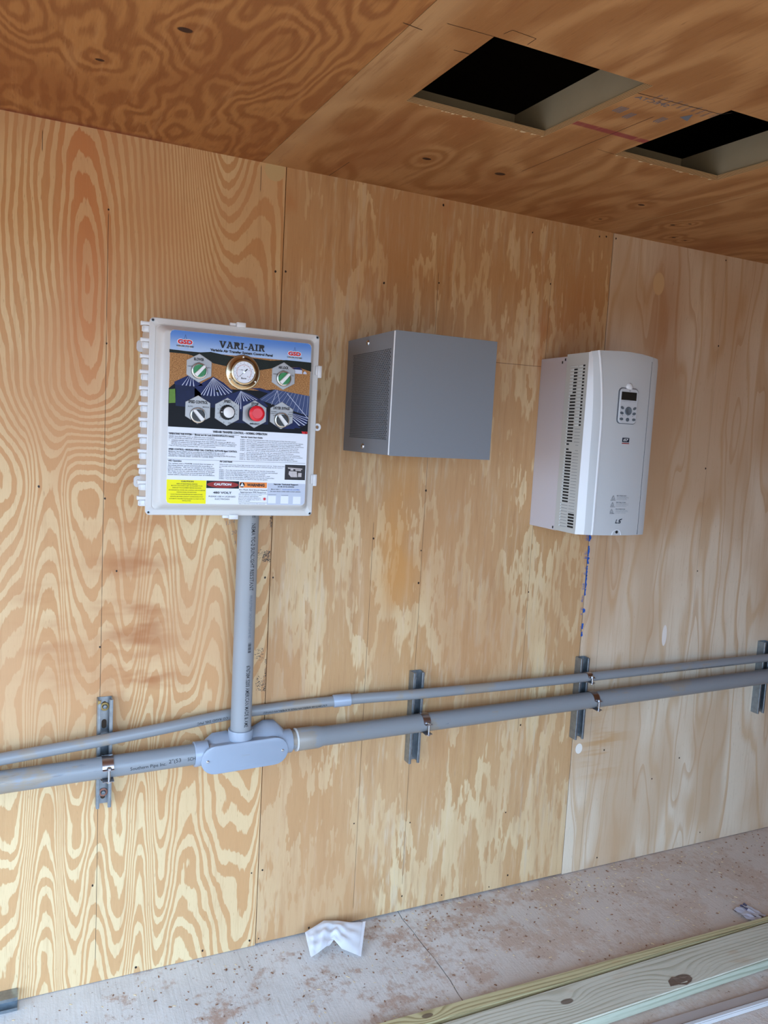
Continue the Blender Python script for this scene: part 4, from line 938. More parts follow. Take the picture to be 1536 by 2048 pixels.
for z in (1.8205, 1.5215):
    bm = B(); box(bm, .7150, .7270, -.222, -.190, z - .0165, z + .0165, bev=.002); box(bm, .7085, .7160, -.2225, -.2185, z - .010, z + .015, bev=.001); obj('latch', bm, M['enc_hinge'], en, 30)
for x, s in ((.4905, 1), (.4880, -1)):
    zz = EZ1 if s > 0 else EZ0
    bm = B(); box(bm, x - .004, x + .020, -.224, -.196, min(zz - .003 * s, zz + .010 * s), max(zz - .003 * s, zz + .010 * s), bev=.0018)
    box(bm, x - .020, x - .004, -.214, -.200, min(zz, zz + .008 * s), max(zz, zz + .008 * s), bev=.0015); obj('latch', bm, M['enc_hinge'], en, 30)
bm = B(); loft(bm, [ring((.7245, 1.669), .0105, -.204, 24), ring((.7245, 1.669), .0105, -.212, 24), ring((.7245, 1.669), .0048, -.212, 24), ring((.7245, 1.669), .0048, -.204, 24), ring((.7245, 1.669), .0105, -.204, 24)], False, False)
obj('hasp_ring', bm, M['enc_hinge'], en, 40)
for z in (1.865, 1.49):
    for x0, x1 in ((.262, .285), (.70, .722)):
        bm = B(); loft(bm, [rr(x0, z - .016, x1, z + .016, .010, y) for y in (-.0008, -.006)]); obj('mounting_foot', bm, M['enc_hinge'], en, 40)

# printed overlay: every field of print is a thin flat layer on the door
lb = obj('instruction_label', loft(B(), [rr(L0, T0 - .4385, L0 + .3725, T0, .010, y) for y in (YL - .0001, YL - .0004)]), M['l_white'], dr)
def flat(name, polys, mat, lay, par=None):
    if len(polys) <= 3:
        for P in polys:
            bm = B(); poly(bm, [lp(u, v, lay) for u, v in P]); obj(name, bm, mat, lb if par is None else par)
        return
    bm = B()
    for P in polys: poly(bm, [lp(u, v, lay) for u, v in P])
    o = obj(name, bm, mat, lb if par is None else par); o['kind'] = 'stuff'; return o
W_ = 372.2
flat('printed_sky', [[(0, 10), (3, 3), (10, 0.2), (W_ - 10, 0.2), (W_ - 3, 3), (W_, 10), (W_, 58), (0, 58)]], M['l_sky'], 1)
flat('printed_field', [[(0, 50), (W_, 50), (W_, 180), (0, 180)]], M['l_corn'], 2)
flat('printed_dark_ground', [LP['black'][:1] + LP['black'][1:5] + [(W_, 150), (W_, 243), (0, 242)]], M['l_night'], 3)
flat('printed_treeline', [LP['tree']], M['l_tree'], 4)
flat('printed_farmhouse', [LP['house'], LP['house2']], M['l_stripe'], 4)
flat('printed_grass', [LP['grass']], M['l_grass'], 4)
flat('printed_silo', [LP['silo1b'], LP['silo2b'], LP['silo3b']], M['l_navy'], 4)
flat('printed_barn_roof', [LP['barn']], M['l_barn'], 5); flat('printed_barn_roof', [LP['barn2'], LP['houseroof']], M['l_roof'], 5)
flat('printed_silo_roof', [LP['roof1'], LP['roof2'], LP['roof3'], LP['silo4']], M['l_roof'], 5)
S = []
for k in ('s1', 's2', 's3', 's4'):
    n = len(LS[k])
    for (a, c, e, f_) in LS[k]: 
        g = 1.2 if k != 's4' else 2.2
        S.append([(a - .2, c), (a + .2, c), (e + g, f_), (e - g, f_ + .4)])
for i in range(22):   # barn roof corrugation and truss lines
    a = LP['barn']; k = i / 22.0
    p = (a[0][0] + (a[1][0] - a[0][0]) * k, a[0][1] + (a[1][1] - a[0][1]) * k); q = (a[3][0] + (a[2][0] - a[3][0]) * k, a[3][1] + (a[2][1] - a[3][1]) * k)
    if i % 2: S.append([p, (p[0] + .5, p[1]), (q[0] + .5, q[1]), q])
S += [[(281, 131), (282, 131), (268, 170), (267, 170)], [(281, 131), (282, 131), (292, 168), (291, 168)], [(309, 138), (309, 136), (372, 200), (372, 202)]]
flat('printed_roof_ribs', S, M['l_stripe'], 6)
flat('printed_smudges', [[(u, v), (u + a, v + .5), (u + a * .8, v + c), (u, v + c * .6)] for u, v, a, c in [(118, 142, 9, 6), (202, 160, 8, 4), (334, 228, 14, 9), (345, 221, 10, 5)]], M['l_night'], 7)
flat('printed_red_corner', [LP['red4'], [(364, 236), (371, 237), (372, 243), (367, 243)]], M['l_red'], 7)
flat('printed_yellow_notice', [[(.3, 376.5), (101, 376.8), (101, 438), (10, 438.2), (3, 435.5), (.3, 428)]], M['l_yellow'], 1)
flat('printed_banner', [[(101.5, 377), (187.6, 377), (187.6, 396.5), (101.5, 396.5)]], M['l_black'], 1)
flat('printed_oval', [[(144.6 + 41.5 * cos(i * pi / 18), 386.8 + 8.6 * sin(i * pi / 18)) for i in range(36)]], M['l_darkred'], 2)
flat('printed_orange_banner', [[(188.6, 378.8), (263.8, 378.8), (263.8, 393.4), (188.6, 393.4)]], M['l_orange'], 1)
flat('printed_warning_disc', [[(196 + 6.8 * cos(i * pi / 14), 386 + 6.8 * sin(i * pi / 14)) for i in range(28)]], M['l_black'], 2)
flat('printed_triangle', [[(196, 380.2), (201.2, 390), (190.8, 390)]], M['l_white'], 3)
flat('printed_support_field', [[(265.5, 380), (W_, 380), (W_, 430), (W_ - 3, 436), (W_ - 9, 438.2), (265.5, 438.2)]], M['l_grey'], 1)
flat('blank_code_square', [[(u, v), (u + 22, v), (u + 22, v + 20.5), (u, v + 20.5)] for u, v in ((268, 414), (303.5, 414.3), (338.5, 415))], M['l_white'], 2)
flat('printed_small_photo', [[(312.3, 328.4), (370.5, 328.4), (370.5, 369.5), (312.3, 369.5)]], M['l_photo'], 1)
flat('printed_photo_detail', [[(320, 336), (362, 338), (361, 341), (321, 339)], [(324, 346), (346, 346), (348, 362), (330, 362), (323, 354)], [(350, 350), (360, 350), (360, 361), (350, 361)], [(328, 340), (336, 340), (336, 344), (328, 344)], [(342, 341), (358, 342), (358, 345), (342, 344)]], M['l_photo2'], 2)
lines = [((1.1, 257.0), (183, 255.5)), ((1.1, 324.2), (369, 322.6)), ((183.6, 256), (184.4, 322)), ((130.5, 324), (130.7, 374)), ((187.6, 409.4), (265.2, 409.4)), ((187.6, 433.4), (265.2, 433.4)), ((187.9, 409.4), (187.9, 433.4)), ((251.4, 409.6), (251.4, 433)),
         ((265, 397), (265, 438)), ((188, 397), (188, 438)), ((268, 411), (290, 411)), ((305, 411.4), (324, 411.4))]
flat('printed_rules', [[(a[0], a[1]), (c[0] + (0 if a[1] != c[1] and abs(a[0] - c[0]) > 2 else .55), c[1]), (c[0] + .55, c[1] + .55), (a[0], a[1] + .55)] for a, c in lines], M['l_black'], 3)
flat('printed_burst', [[(258.5 + (6.2 if i % 2 else 2.6) * cos(i * pi / 9), 423 + (5.8 if i % 2 else 2.4) * sin(i * pi / 9)) for i in range(18)]], M['l_red'], 2)
flat('printed_exclamation', [[(195.4, 383.4), (196.6, 383.4), (196.3, 387.2), (195.7, 387.2)], [(195.5, 388), (196.5, 388), (196.5, 389), (195.5, 389)]], M['l_black'], 4)
# logo legs under the two red logos
flat('printed_logo_tower', [[(u + a, v + c), (u + a + w2, v + c), (u + a + w2, v + c + h2), (u + a, v + c + h2)] for u, v in ((17, 19), (306, 22)) for a, c, w2, h2 in ((2, 17, 9, 7), (13, 17, 5, 6), (22, 17, 4, 6), (29, 16, 9, 8))], M['l_grey'], 3)
flat('printed_logo_mast', [[(u, v), (u + .6, v), (u + 4, v + 12), (u + 3, v + 12)] for u, v in ((37, 9), (325.5, 13))] + [[(u, v), (u + .6, v), (u - 2, v + 12), (u - 3, v + 12)] for u, v in ((37, 9), (325.5, 13))], M['l_barn'], 3)
groups = {}
for st, s, u, v, w2, h2 in LT:
    onp = 60 < v < 245 and any(abs(u + w2 / 2 - hx) < 34 and abs(v - hz) < 36 for hx, hz in ((73.5, 90), (297, 92.2), (73.4, 195.1), (149.1, 196.1), (222.1, 197.8), (296, 196.8)))
    if onp: groups.setdefault('plate', []).append((st, s, u, v, w2, h2)); continue
    key = {'n': 'fine_print', 'i': 'heading_print', 'b': 'heading_print', 's': 'fine_print', 'w': 'white_print', 'u': 'blue_print', 'r': 'red_print', 'k': 'title_print'}[st]
    groups.setdefault(key, []).append((st, s, u, v, w2, h2))
for key, L in groups.items():
    if key == 'plate': continue
    bm = B()
    for st, s, u, v, w2, h2 in L:
        bm2 = B()
        if key != 'fine_print': bm = B()
        fn = lambda a, c, u=u, v=v: (L0 + u / 1000 + a, YL - 0.0004 - 0.00012 * 8, T0 - v / 1000 + c)
        if st == 'k':
            slab(bm, s, fn, w2 / 1000, h2 / 1000 * 0.92)
        elif st == 'r':
            fw = lambda a, c, u=u, v=v: (L0 + u / 1000 + a, YL - 0.0004 - 0.00012 * 5, T0 - v / 1000 + c)
            put_text(bm2, s, lambda a, c: fw(a - .0016, c), w2 / 1000 + .0032, h2 / 1000 * 1.0, 0.07)
            put_text(bm, s, fn, w2 / 1000, h2 / 1000 * 0.84, 0.045)
        else:
            bold = {'i': 0.045, 'b': 0.03, 'n': 0.006, 's': 0.02, 'u': 0.02, 'w': 0.045}[st]
            put_text(bm, s, fn, w2 / 1000, h2 / 1000 * (0.80 if st == 'n' else 0.72), bold)
        if key != 'fine_print': obj(key, bm, M[{'heading_print': 'ink', 'white_print': 'l_white', 'blue_print': 'l_blue', 'red_print': 'l_red', 'title_print': 'ink'}[key]], lb)
        if len(bm2.verts): obj('white_print', bm2, M['l_white'], lb)
        else: bm2.free()
    if key == 'fine_print': obj(key, bm, M['ink'], lb)['kind'] = 'stuff'

# hexagonal legend plates with their devices
def hexa(u, v, r, lay=9):
    return [(L0 + u / 1000 + r * sin(pi / 3 * i) / 1, T0 - v / 1000 + r * cos(pi / 3 * i) * 1.0) for i in range(6)]
HX = {'hb': (73.5, 90.0), 'ha': (297.0, 92.2), 'hsc': (73.4, 195.1), 'hs': (149.1, 196.1), 'hst': (222.1, 197.8), 'hd': (296.0, 196.8)}
plates = {}
for k, (u, v) in HX.items():
    P = hexa(u, v, 0.0365); bm = B()
    loft(bm, [[(x, YL - .0006, z) for x, z in P], [(x, YL - .0022, z) for x, z in P], [(L0 + u / 1000 + (x - L0 - u / 1000) * .975, YL - .0026, T0 - v / 1000 + (z - T0 + v / 1000) * .975) for x, z in P]])
    plates[k] = obj('legend_plate', bm, M['plate'], dr if False else en, 20)
for k, (u, v) in HX.items():
    bm = B()
    for st, s, a, c, w2, h2 in groups['plate']:
        if abs(a + w2 / 2 - u) < 36 and abs(c - v) < 37:
            put_text(bm, s, lambda p, q, a=a, c=c: (L0 + a / 1000 + p, YL - .0028, T0 - c / 1000 + q), w2 / 1000, h2 / 1000 * (0.80 if st == 'n' else 0.76), 0.05 if st == 'i' else 0.012)
    if k == 'hs':
        for i in range(11):
            a = radians(-130 + 26 * i + 0); r0, r1 = .0215, .0265; cx, cz_ = L0 + u / 1000, T0 - v / 1000 + .001
            d = (sin(a), cos(a)); n_ = (cos(a) * .0004, -sin(a) * .0004)
            poly(bm, [(cx + d[0] * r0 + n_[0], YL - .0028, cz_ + d[1] * r0 + n_[1]), (cx + d[0] * r1 + n_[0], YL - .0028, cz_ + d[1] * r1 + n_[1]), (cx + d[0] * r1 - n_[0], YL - .0028, cz_ + d[1] * r1 - n_[1]), (cx + d[0] * r0 - n_[0], YL - .0028, cz_ + d[1] * r0 - n_[1])])
    obj('plate_lettering', bm, M['ink'], plates[k])
def selector(x, z, mat, ang, nm):
    bm = B(); lathe_y(bm, (x, z), [(.0205, YL - .0026), (.0205, YL - .008), (.0195, YL - .0100), (.0170, YL - .0104), (.0160, YL - .0090)], 36); s_ = obj('selector_switch', bm, M['ring'], en, 40); s_['label'] = nm
    bm = B(); lathe_y(bm, (x, z), [(.0155, YL - .0088), (.0155, YL - .0125), (.0150, YL - .0130)], 32); obj('knob', bm, M[mat], s_, 40)
    bm = B(); d = Vector((cos(ang), sin(ang))); n_ = Vector((-d.y, d.x)); out_ = []
    for (a, h) in ((.0165, .0036), (-.0165, .0048)): out_ += [(d * a + n_ * h), (d * a - n_ * h)]
    Q = [out_[0], out_[1], out_[3], out_[2]]; tip = d * .0195; Q.insert(1, tip)
    loft(bm, [[(x + q.x, YL - .0125, z + q.y) for q in Q], [(x + q.x * .96, YL - .0215, z + q.y * .96) for q in Q], [(x + q.x * .88, YL - .0228, z + q.y * .88) for q in Q]])
    obj('lever', bm, M['white_p'], s_, 30)
HP = lambda k, dz: (L0 + HX[k][0] / 1000, T0 - HX[k][1] / 1000 + dz)
selector(*HP('hb', -.0070), 'green', radians(48), 'green selector switch with a white lever')
selector(*HP('ha', -.0068), 'green', radians(48), 'green selector switch with a white lever')
selector(*HP('hsc', -.0145), 'knob_black', radians(132), 'black selector switch with a white lever')
selector(*HP('hd', -.0125), 'knob_black', radians(130), 'black selector switch with a white lever')
x, z = HP('hs', -.0015); bm = B(); n = 40
loft(bm, [[(x + (r * (1 + (.03 if i % 2 else -.03))) * cos(2 * pi * i / n), y, z + (r * (1 + (.03 if i % 2 else -.03))) * sin(2 * pi * i / n)) for i in range(n)] for r, y in ((.0195, YL - .003), (.0190, YL - .010), (.0165, YL - .013), (.0155, YL - .020))])
sk = obj('speed_dial', bm, M['knob_black'], en, 25); sk['label'] = 'black fluted dial with a white cap'
bm = B(); lathe_y(bm, (x, z), [(.0140, YL - .019), (.0138, YL - .0235), (.0125, YL - .0245)], 32); obj('cap', bm, M['white_p'], sk, 40)
bm = B(); box(bm, x - .0185, x - .012, YL - .0172, YL - .0135, z - .0012, z + .0012); obj('pointer', bm, M['white_p'], sk)
x, z = HP('hst', .0015); bm = B(); lathe_y(bm, (x, z), [(.0190, YL - .003), (.0190, YL - .012), (.0165, YL - .0125), (.0165, YL - .0200)], 32); es = obj('stop_button', bm, M['knob_black'], en, 40); es['label'] = 'red mushroom stop button on a black collar'
bm = B(); lathe_y(bm, (x, z), [(.0150, YL - .0180), (.0196, YL - .0200), (.0205, YL - .0235), (.0203, YL - .0285), (.0180, YL - .0310), (.0140, YL - .0318), (.0132, YL - .0308), (.0125, YL - .0308)], 40); obj('mushroom_head', bm, M['red'], es, 40)
# pressure gauge
gx, gz = L0 + .187, T0 - .0916
bm = B(); lathe_y(bm, (gx, gz), [(.0455, YL - .0006), (.0455, YL - .0025), (.0440, YL - .0040), (.0360, YL - .0045), (.0340, YL - .0060), (.0335, YL - .0125), (.0320, YL - .0142), (.0290, YL - .0146), (.0275, YL - .0130)], 64)
ga = obj('pressure_gauge', bm, M['gauge_ring'], en, 35); ga['label'] = 'round pressure gauge with a brassy chrome flange and white dial'
bm = B(); lathe_y(bm, (gx, gz), [(.0278, YL - .0125), (.0278, YL - .0132)], 48); dl = obj('dial', bm, M['dial'], ga)
bm = B()
for i in range(61):
    a = radians(225 - 4.5 * i); L_ = .0040 if i % 15 == 0 else (.003 if i % 5 == 0 else .0014); r1 = .0255 if i % 5 == 0 else .0205; r0 = r1 - L_; wd = .0003
    d = (cos(a), sin(a)); n_ = (-d[1] * wd, d[0] * wd)
    poly(bm, [(gx + d[0] * r + s_ * n_[0], YL - .0134, gz + d[1] * r + s_ * n_[1]) for r, s_ in ((r0, 1), (r1, 1), (r1, -1), (r0, -1))])
for i, tx in enumerate(['0', '15', '30', '45', '60']):
    a = radians(225 - 67.5 * i); put_text(bm, tx, lambda p, q, a=a: (gx + .0145 * cos(a) + p - .0015, YL - .0134, gz + .0145 * sin(a) + q), .0030, .0024)
put_text(bm, 'PSI', lambda p, q: (gx - .009 + p, YL - .0134, gz + .0055 + q), .006, .0024, 0.02)
put_text(bm, 'Burst', lambda p, q: (gx - .007 + p, YL - .0134, gz - .0155 + q), .014, .0040, 0.03)
for sx in (-.016, .012): poly(bm, [(gx + sx + .0009 * cos(i), YL - .0134, gz - .0190 + .0009 * sin(i)) for i in range(6)])
obj('dial_markings', bm, M['ink'], ga)
bm = B(); n = 40
for i in range(n):
    a, c = radians(225 - 270 * i / n), radians(225 - 270 * (i + 1) / n)
    poly(bm, [(gx + r * cos(t_), YL - .0133, gz + r * sin(t_)) for r, t_ in ((.0182, a), (.0188, a), (.0188, c), (.0182, c))])
obj('red_scale', bm, M['dial_red'], ga)
bm = B(); a = radians(225)
d = Vector((cos(a), sin(a))); n_ = Vector((-d.y, d.x))
Q = [d * .021, n_ * .0006 + d * .002, -d * .006 + n_ * .0014, -d * .0125 + n_ * .0014, -d * .0125 - n_ * .0014, -d * .006 - n_ * .0014, -n_ * .0006 + d * .002]
loft(bm, [[(gx + q.x, y, gz + q.y) for q in Q] for y in (YL - .0137, YL - .0141)])
nd = obj('needle', bm, M['knob_black'], ga); bm = B(); lathe_y(bm, (gx, gz), [(.0028, YL - .0140), (.0028, YL - .0150)], 20); obj('needle_hub', bm, M['ring'], ga)
for ang in (90, 212, -32):
    c = (gx + .0400 * cos(radians(ang)), gz + .0400 * sin(radians(ang)))
    bm = B(); lathe_y(bm, c, [(.0034, YL - .0040), (.0032, YL - .0058), (.0018, YL - .0066)], 16); obj('flange_screw', bm, M['chrome'], ga, 40)

# ------------------------------------------------------------------ grey perforated box
X0, X1, Z0, Z1, Y1 = 0.8885, 1.2120, 1.6030, 1.9395, -0.3390
t = thing('vented_box', 'mid grey sheet metal box with perforated side, between panel and drive', 'metal box', (1.05, 0, Z0))
bm = B(); box(bm, X0 + .004, X1 - .0005, Y1 + .0015, -0.0005, Z0 + .0005, Z1 - .0005)
for f_ in list(bm.faces):
    if abs(f_.normal.x + 1) < .01 or f_.calc_center_median().x < X0 + .005: bm.faces.remove(f_)
obj('box_shell', bm, M['box_grey'], t)
bm = B(); box(bm, X0 + .001, X1 + .0010, Y1, Y1 + .0014, Z0 - .0012, Z1 + .0012, bev=.0005); obj('front_panel', bm, M['box_grey'], t)
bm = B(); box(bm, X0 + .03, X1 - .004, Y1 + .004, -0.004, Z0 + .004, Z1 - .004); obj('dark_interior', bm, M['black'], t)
# perforated side sheet: diamond-staggered round-ended holes cut through real sheet
ya, yb_, za, zb = -0.3215, -0.0445, 1.6440, 1.8940
bm = B()
ncol, nrow = 24, 98
cw = (yb_ - ya) / ncol; ch = (zb - za) / nrow
def cellhole(y0, y1, z0, z1, fx=.20, fz=.09):
    yc, zc_ = (y0 + y1) / 2, (z0 + z1) / 2; hy, hz = (y1 - y0) * (.5 - fx), (z1 - z0) * (.5 - fz)
    O = [(y0, z0), (y1, z0), (y1, z1), (y0, z1)]; I = [(yc, zc_ - hz), (yc + hy, zc_), (yc, zc_ + hz), (yc - hy, zc_)]
    vo = [bm.verts.new((X0, a, c)) for a, c in O]; vi = [bm.verts.new((X0, a, c)) for a, c in I]; vd = [bm.verts.new((X0 + .0016, a, c)) for a, c in I]
    for i in range(4):
        j = (i + 1) % 4; bm.faces.new((vo[i], vo[j], vi[j])); bm.faces.new((vo[i], vi[j], vi[i])); bm.faces.new((vi[i], vi[j], vd[j], vd[i]))
for j in range(nrow // 2):
    for i in range(ncol):
        off = (j % 2) * .5
        y0 = ya + (i + off) * cw
        if y0 + cw > yb_ + 1e-6: continue
        cellhole(y0, y0 + cw, za + j * 2 * ch, za + (j + 1) * 2 * ch)
    if j % 2:
        for a, c in ((ya, ya + cw / 2), (yb_ - cw / 2, yb_)): poly(bm, [(X0, a, za + 2 * j * ch), (X0, c, za + 2 * j * ch), (X0, c, za + 2 * (j + 1) * ch), (X0, a, za + 2 * (j + 1) * ch)])
me_side = bm
for a0, a1, b0, b1 in ((Y1 + .0012, 0, zb, Z1), (Y1 + .0012, 0, Z0, za), (Y1 + .0012, ya, za, zb), (yb_, -.0005, za, zb)):
    poly(bm, [(X0, a0, b0), (X0, a1, b0), (X0, a1, b1), (X0, a0, b1)])
me = bpy.data.meshes.new('perforated_side'); bm.to_mesh(me); bm.free(); link('perforated_side', me, M['box_grey'], t)
bm = B(); box(bm, X0 + .0020, X0 + .0040, Y1 + .002, -.001, Z1 - .046, Z1 - .001); box(bm, X0 + .0020, X0 + .0040, Y1 + .002, -.001, Z0 + .001, Z0 + .040); obj('side_flange', bm, M['box_grey'], t)
for z in (1.9205, 1.6215):
    bm = B(); tube(bm, [(X0 + .001, -.157, z), (X0 - .0015, -.157, z), (X0 - .0045, -.157, z), (X0 - .0055, -.157, z)], [.0085, .0085, .0060, .003], 20); sw = obj('side_screw', bm, M['chrome'], t, 40)
    bm = B(); box(bm, X0 - .0060, X0 - .0050, -.160, -.154, z - .0006, z + .0006); obj('screw_slot', bm, M['black'], sw)
bm = B(); box(bm, X0 - .0012, X0 + .0016, Y1 - .0004, Y1 + .0035, Z0 + .001, Z1 - .001, bev=.0006); obj('folded_edge', bm, M['chrome'] if False else M['vfd_light'], t)

# ------------------------------------------------------------------ motor drive cabinet
VX0, VX1, VZ0, VZ1 = 1.6100, 1.8840, 1.3705, 1.9545
t = thing('motor_drive', 'white louvred motor drive cabinet with small keypad, right of the grey box', 'motor drive', (1.747, 0, VZ0))
bm = B(); loft(bm, [rr(VX0 + .001, VZ0 - .002, VX1 - .003, VZ1 - .006, .003, y, 2) for y in (-0.0005, -0.1445)]); obj('rear_housing', bm, M['vfd_metal'], t, 30)
bm = B()
prof = [(VX0, -.1440), (VX0, -.2550), (VX0 + .0005, -.2562), (1.6250, -.2700), (1.6275, -.2715), (1.6520, -.2790), (1.6545, -.2815), (1.6575, -.2818), (1.6600, -.2798), (1.70, -.2862), (1.747, -.2895), (1.80, -.2878), (1.8465, -.2810), (1.8475, -.2790), (1.8490, -.2806), (1.8700, -.2765), (1.8820, -.2715), (VX1, -.2690), (VX1, -.1440)]
def ztop(x): k = (x - VX0) / (VX1 - VX0); return VZ1 + .012 * sin(pi * min(1, max(0, k)) * 1.0) * (1 - .25 * k)
def cx_(x, z):         # crest lines lean in towards the top edge
    k = max(0.0, min(1.0, (z - 1.70) / 0.2545)); s_ = k * k * .022
    if 1.6240 < x < 1.6285: return x + .006 - s_ * .95 + (0.0 if z > 1.7 else 0.004 * (1.70 - z) / .33)
    if 1.6500 < x < 1.6610: return x + .004 - s_ * 1.35
    return x
nz = 28; rows = []
for i in range(nz + 1):
    k = i / nz; r_ = []
    for (x, y) in prof:
        zt = ztop(x) if y < -.2 else VZ1 + (ztop(x) - VZ1) * 0
        z = VZ0 + (zt - VZ0) * k; yy = y
        if i == nz and y < -.25: yy = y + .003
        if i == 0 and y < -.25: yy = y + .0015
        r_.append((cx_(x, z), yy, z))
    rows.append(r_)
loft(bm, rows)
fc = obj('front_cover', bm, M['vfd'], t, 14)
fc.data.materials.append(M['vfd_light']); fc.data.materials.append(M['vfd_side'])
for p in fc.data.polygons:      # quads come row by row, one column per profile step
    if p.index < nz * len(prof):
        k = p.index % len(prof)
        p.material_index = 2 if k == 0 else (1 if k in (1, 2, 5, 6, 7) else 0)  # ridge columns get the paler material as a painted highlight
# louvres: thin dark strips on the side cover, slot shade put into their colour
bm = B(); bl = B(); lip = B(); ln = B()
rowsL = [1.9135 - .01055 * i for i in range(25)] + [1.6435 - .0101 * i for i in range(26)]
for i, z in enumerate(rowsL):
    j = i + 1
    def dark(y0, y1, h=.0052): box(bl, VX0 - .0003, VX0 + .0002, y0, y1, z - h / 2, z + h / 2)
    def lipf(y0, y1, h=.0062): box(lip, VX0 - .0014, VX0 + .0002, y0, y1, z - h / 2 - .0006, z + h / 2 - .0006, bev=.0006)
    def line(y0, y1): box(ln, VX0 - .0004, VX0 + .0002, y0, y1, z - .0032, z - .0022)
    if j == 1: lipf(-.205, -.168, .004); line(-.203, -.170)
    elif j <= 9: dark(-.2030, -.1860); lipf(-.1860, -.168)
    elif j <= 24: dark(-.2030, -.1750); lipf(-.1750, -.168)
    elif j in (25, 26): dark(-.188, -.1750); lipf(-.1750, -.168)
    elif j <= 43: dark(-.2050, -.1750); lipf(-.1750, -.167)
    else: line(-.205, -.168); lipf(-.1720, -.167)
    if j <= 19: lipf(-.230, -.210, .005); dark(-.2400, -.2300, .0052)
    elif j in (25, 26): line(-.236, -.222)
    elif j <= 46: line(-.240, -.212)
    else: dark(-.2420, -.2120, .0060)
obj('louvre_shade_strips', bl, M['black'], t)['kind'] = 'stuff'; obj('louvre_lips', lip, M['vfd_lip'], t)['kind'] = 'stuff'; obj('louvre_grooves', ln, M['vfd_line'], t)['kind'] = 'stuff'
for y, z in ((-.135, 1.938), (-.120, 1.930), (-.135, 1.378)):
    bm = B(); box(bm, VX0 - .0006, VX0 + .0015, y - .002, y + .002, z - .004, z + .004); obj('side_slot', bm, M['black'], t)
bm = B(); box(bm, 1.8474, 1.8481, -.2812, -.276, VZ0 + .002, VZ1 - .012); obj('panel_gap', bm, M['vfd_line'], t)
# keypad
KX0, KX1, KZ0, KZ1 = 1.7150, 1.7885, 1.7370, 1.8480
bm = B(); loft(bm, [rr(KX0 - .0022, KZ0 - .0022, KX1 + .0022, KZ1 + .0022, .013, y) for y in (-.284, -.2906)]); obj('keypad_recess', bm, M['vfd_line'], t)
bm = B(); loft(bm, [rr(KX0, KZ0, KX1, KZ1, .012, y) for y in (-.286, -.2930)] + [rr(KX0 + .002, KZ0 + .002, KX1 - .002, KZ1 - .002, .011, -.2950)]); kp = obj('keypad', bm, M['keypad'], t, 35)
bm = B(); box(bm, KX0 + .0045, KX1 - .0070, -.2954, -.2945, 1.8110, 1.8370); obj('screen', bm, M['lcd'], kp)
bm = B(); put_text(bm, 'LS', lambda u, v: (1.7490 + u, -.2953, 1.8415 + v), .006, .0028, .03)
for q in range(9): poly(bm, [(1.7245 + .0065 * q, -.2953, 1.8074), (1.7285 + .0065 * q, -.2953, 1.8074), (1.7285 + .0065 * q, -.2953, 1.8068), (1.7245 + .0065 * q, -.2953, 1.8068)])
for x in (1.7305, 1.751, 1.772): poly(bm, [(x - .0009, -.2953, 1.7600), (x + .0009, -.2953, 1.7600), (x + .0009, -.2953, 1.7622), (x - .0009, -.2953, 1.7622)])
obj('keypad_lettering', bm, M['ink'], kp)
kc = (1.7515, 1.7765)
bm = B(); lathe_y(bm, kc, [(.0135, -.2948), (.0135, -.2972), (.0120, -.2985), (.0080, -.2975), (.006, -.2965)], 36); obj('jog_wheel', bm, M['key'], kp, 35)
for x, z, r in ((1.7265, 1.786, 25), (1.7775, 1.786, -25), (1.7260, 1.7690, 10), (1.7770, 1.7690, -10), (1.7265, 1.7500, 0), (1.7515, 1.7490, 0), (1.7775, 1.7500, 0)):
    bm = B(); a = radians(-r); P = [(.0072 * cos(i * pi / 8), .0044 * sin(i * pi / 8)) for i in range(16)] if abs(x - 1.7515) > .01 else [(.0068 * cos(i * pi / 8), .0062 * sin(i * pi / 8)) for i in range(16)]
    loft(bm, [[(x + p * cos(a) - q * sin(a), y, z + p * sin(a) + q * cos(a)) for p, q in P] for y in (-.2946, -.2958)]); obj('key', bm, M['key'], kp)
bm = B(); lathe_y(bm, (1.7530, 1.8530), [(.0135, -.2870), (.0130, -.2915), (.0090, -.2945), (.0040, -.2955)], 32); obj('release_knob', bm, M['vfd_light'], t, 50)
bm = B(); box(bm, 1.7425, 1.7705, -.2905, -.2885, 1.6765, 1.6905); bd = obj('badge', bm, M['badge'], t)
bm = B(); put_text(bm, 'iS7', lambda u, v: (1.7465 + u + v * .2, -.2907, 1.6838 + v), .019, .0078, .02); obj('badge_lettering', bm, M['white_p'], bd)
bm = B(); box(bm, 1.7420, 1.7710, -.2905, -.2885, 1.6710, 1.6738); obj('badge_stripe', bm, M['l_darkred'], t)
YV = -.2900
bm = B()
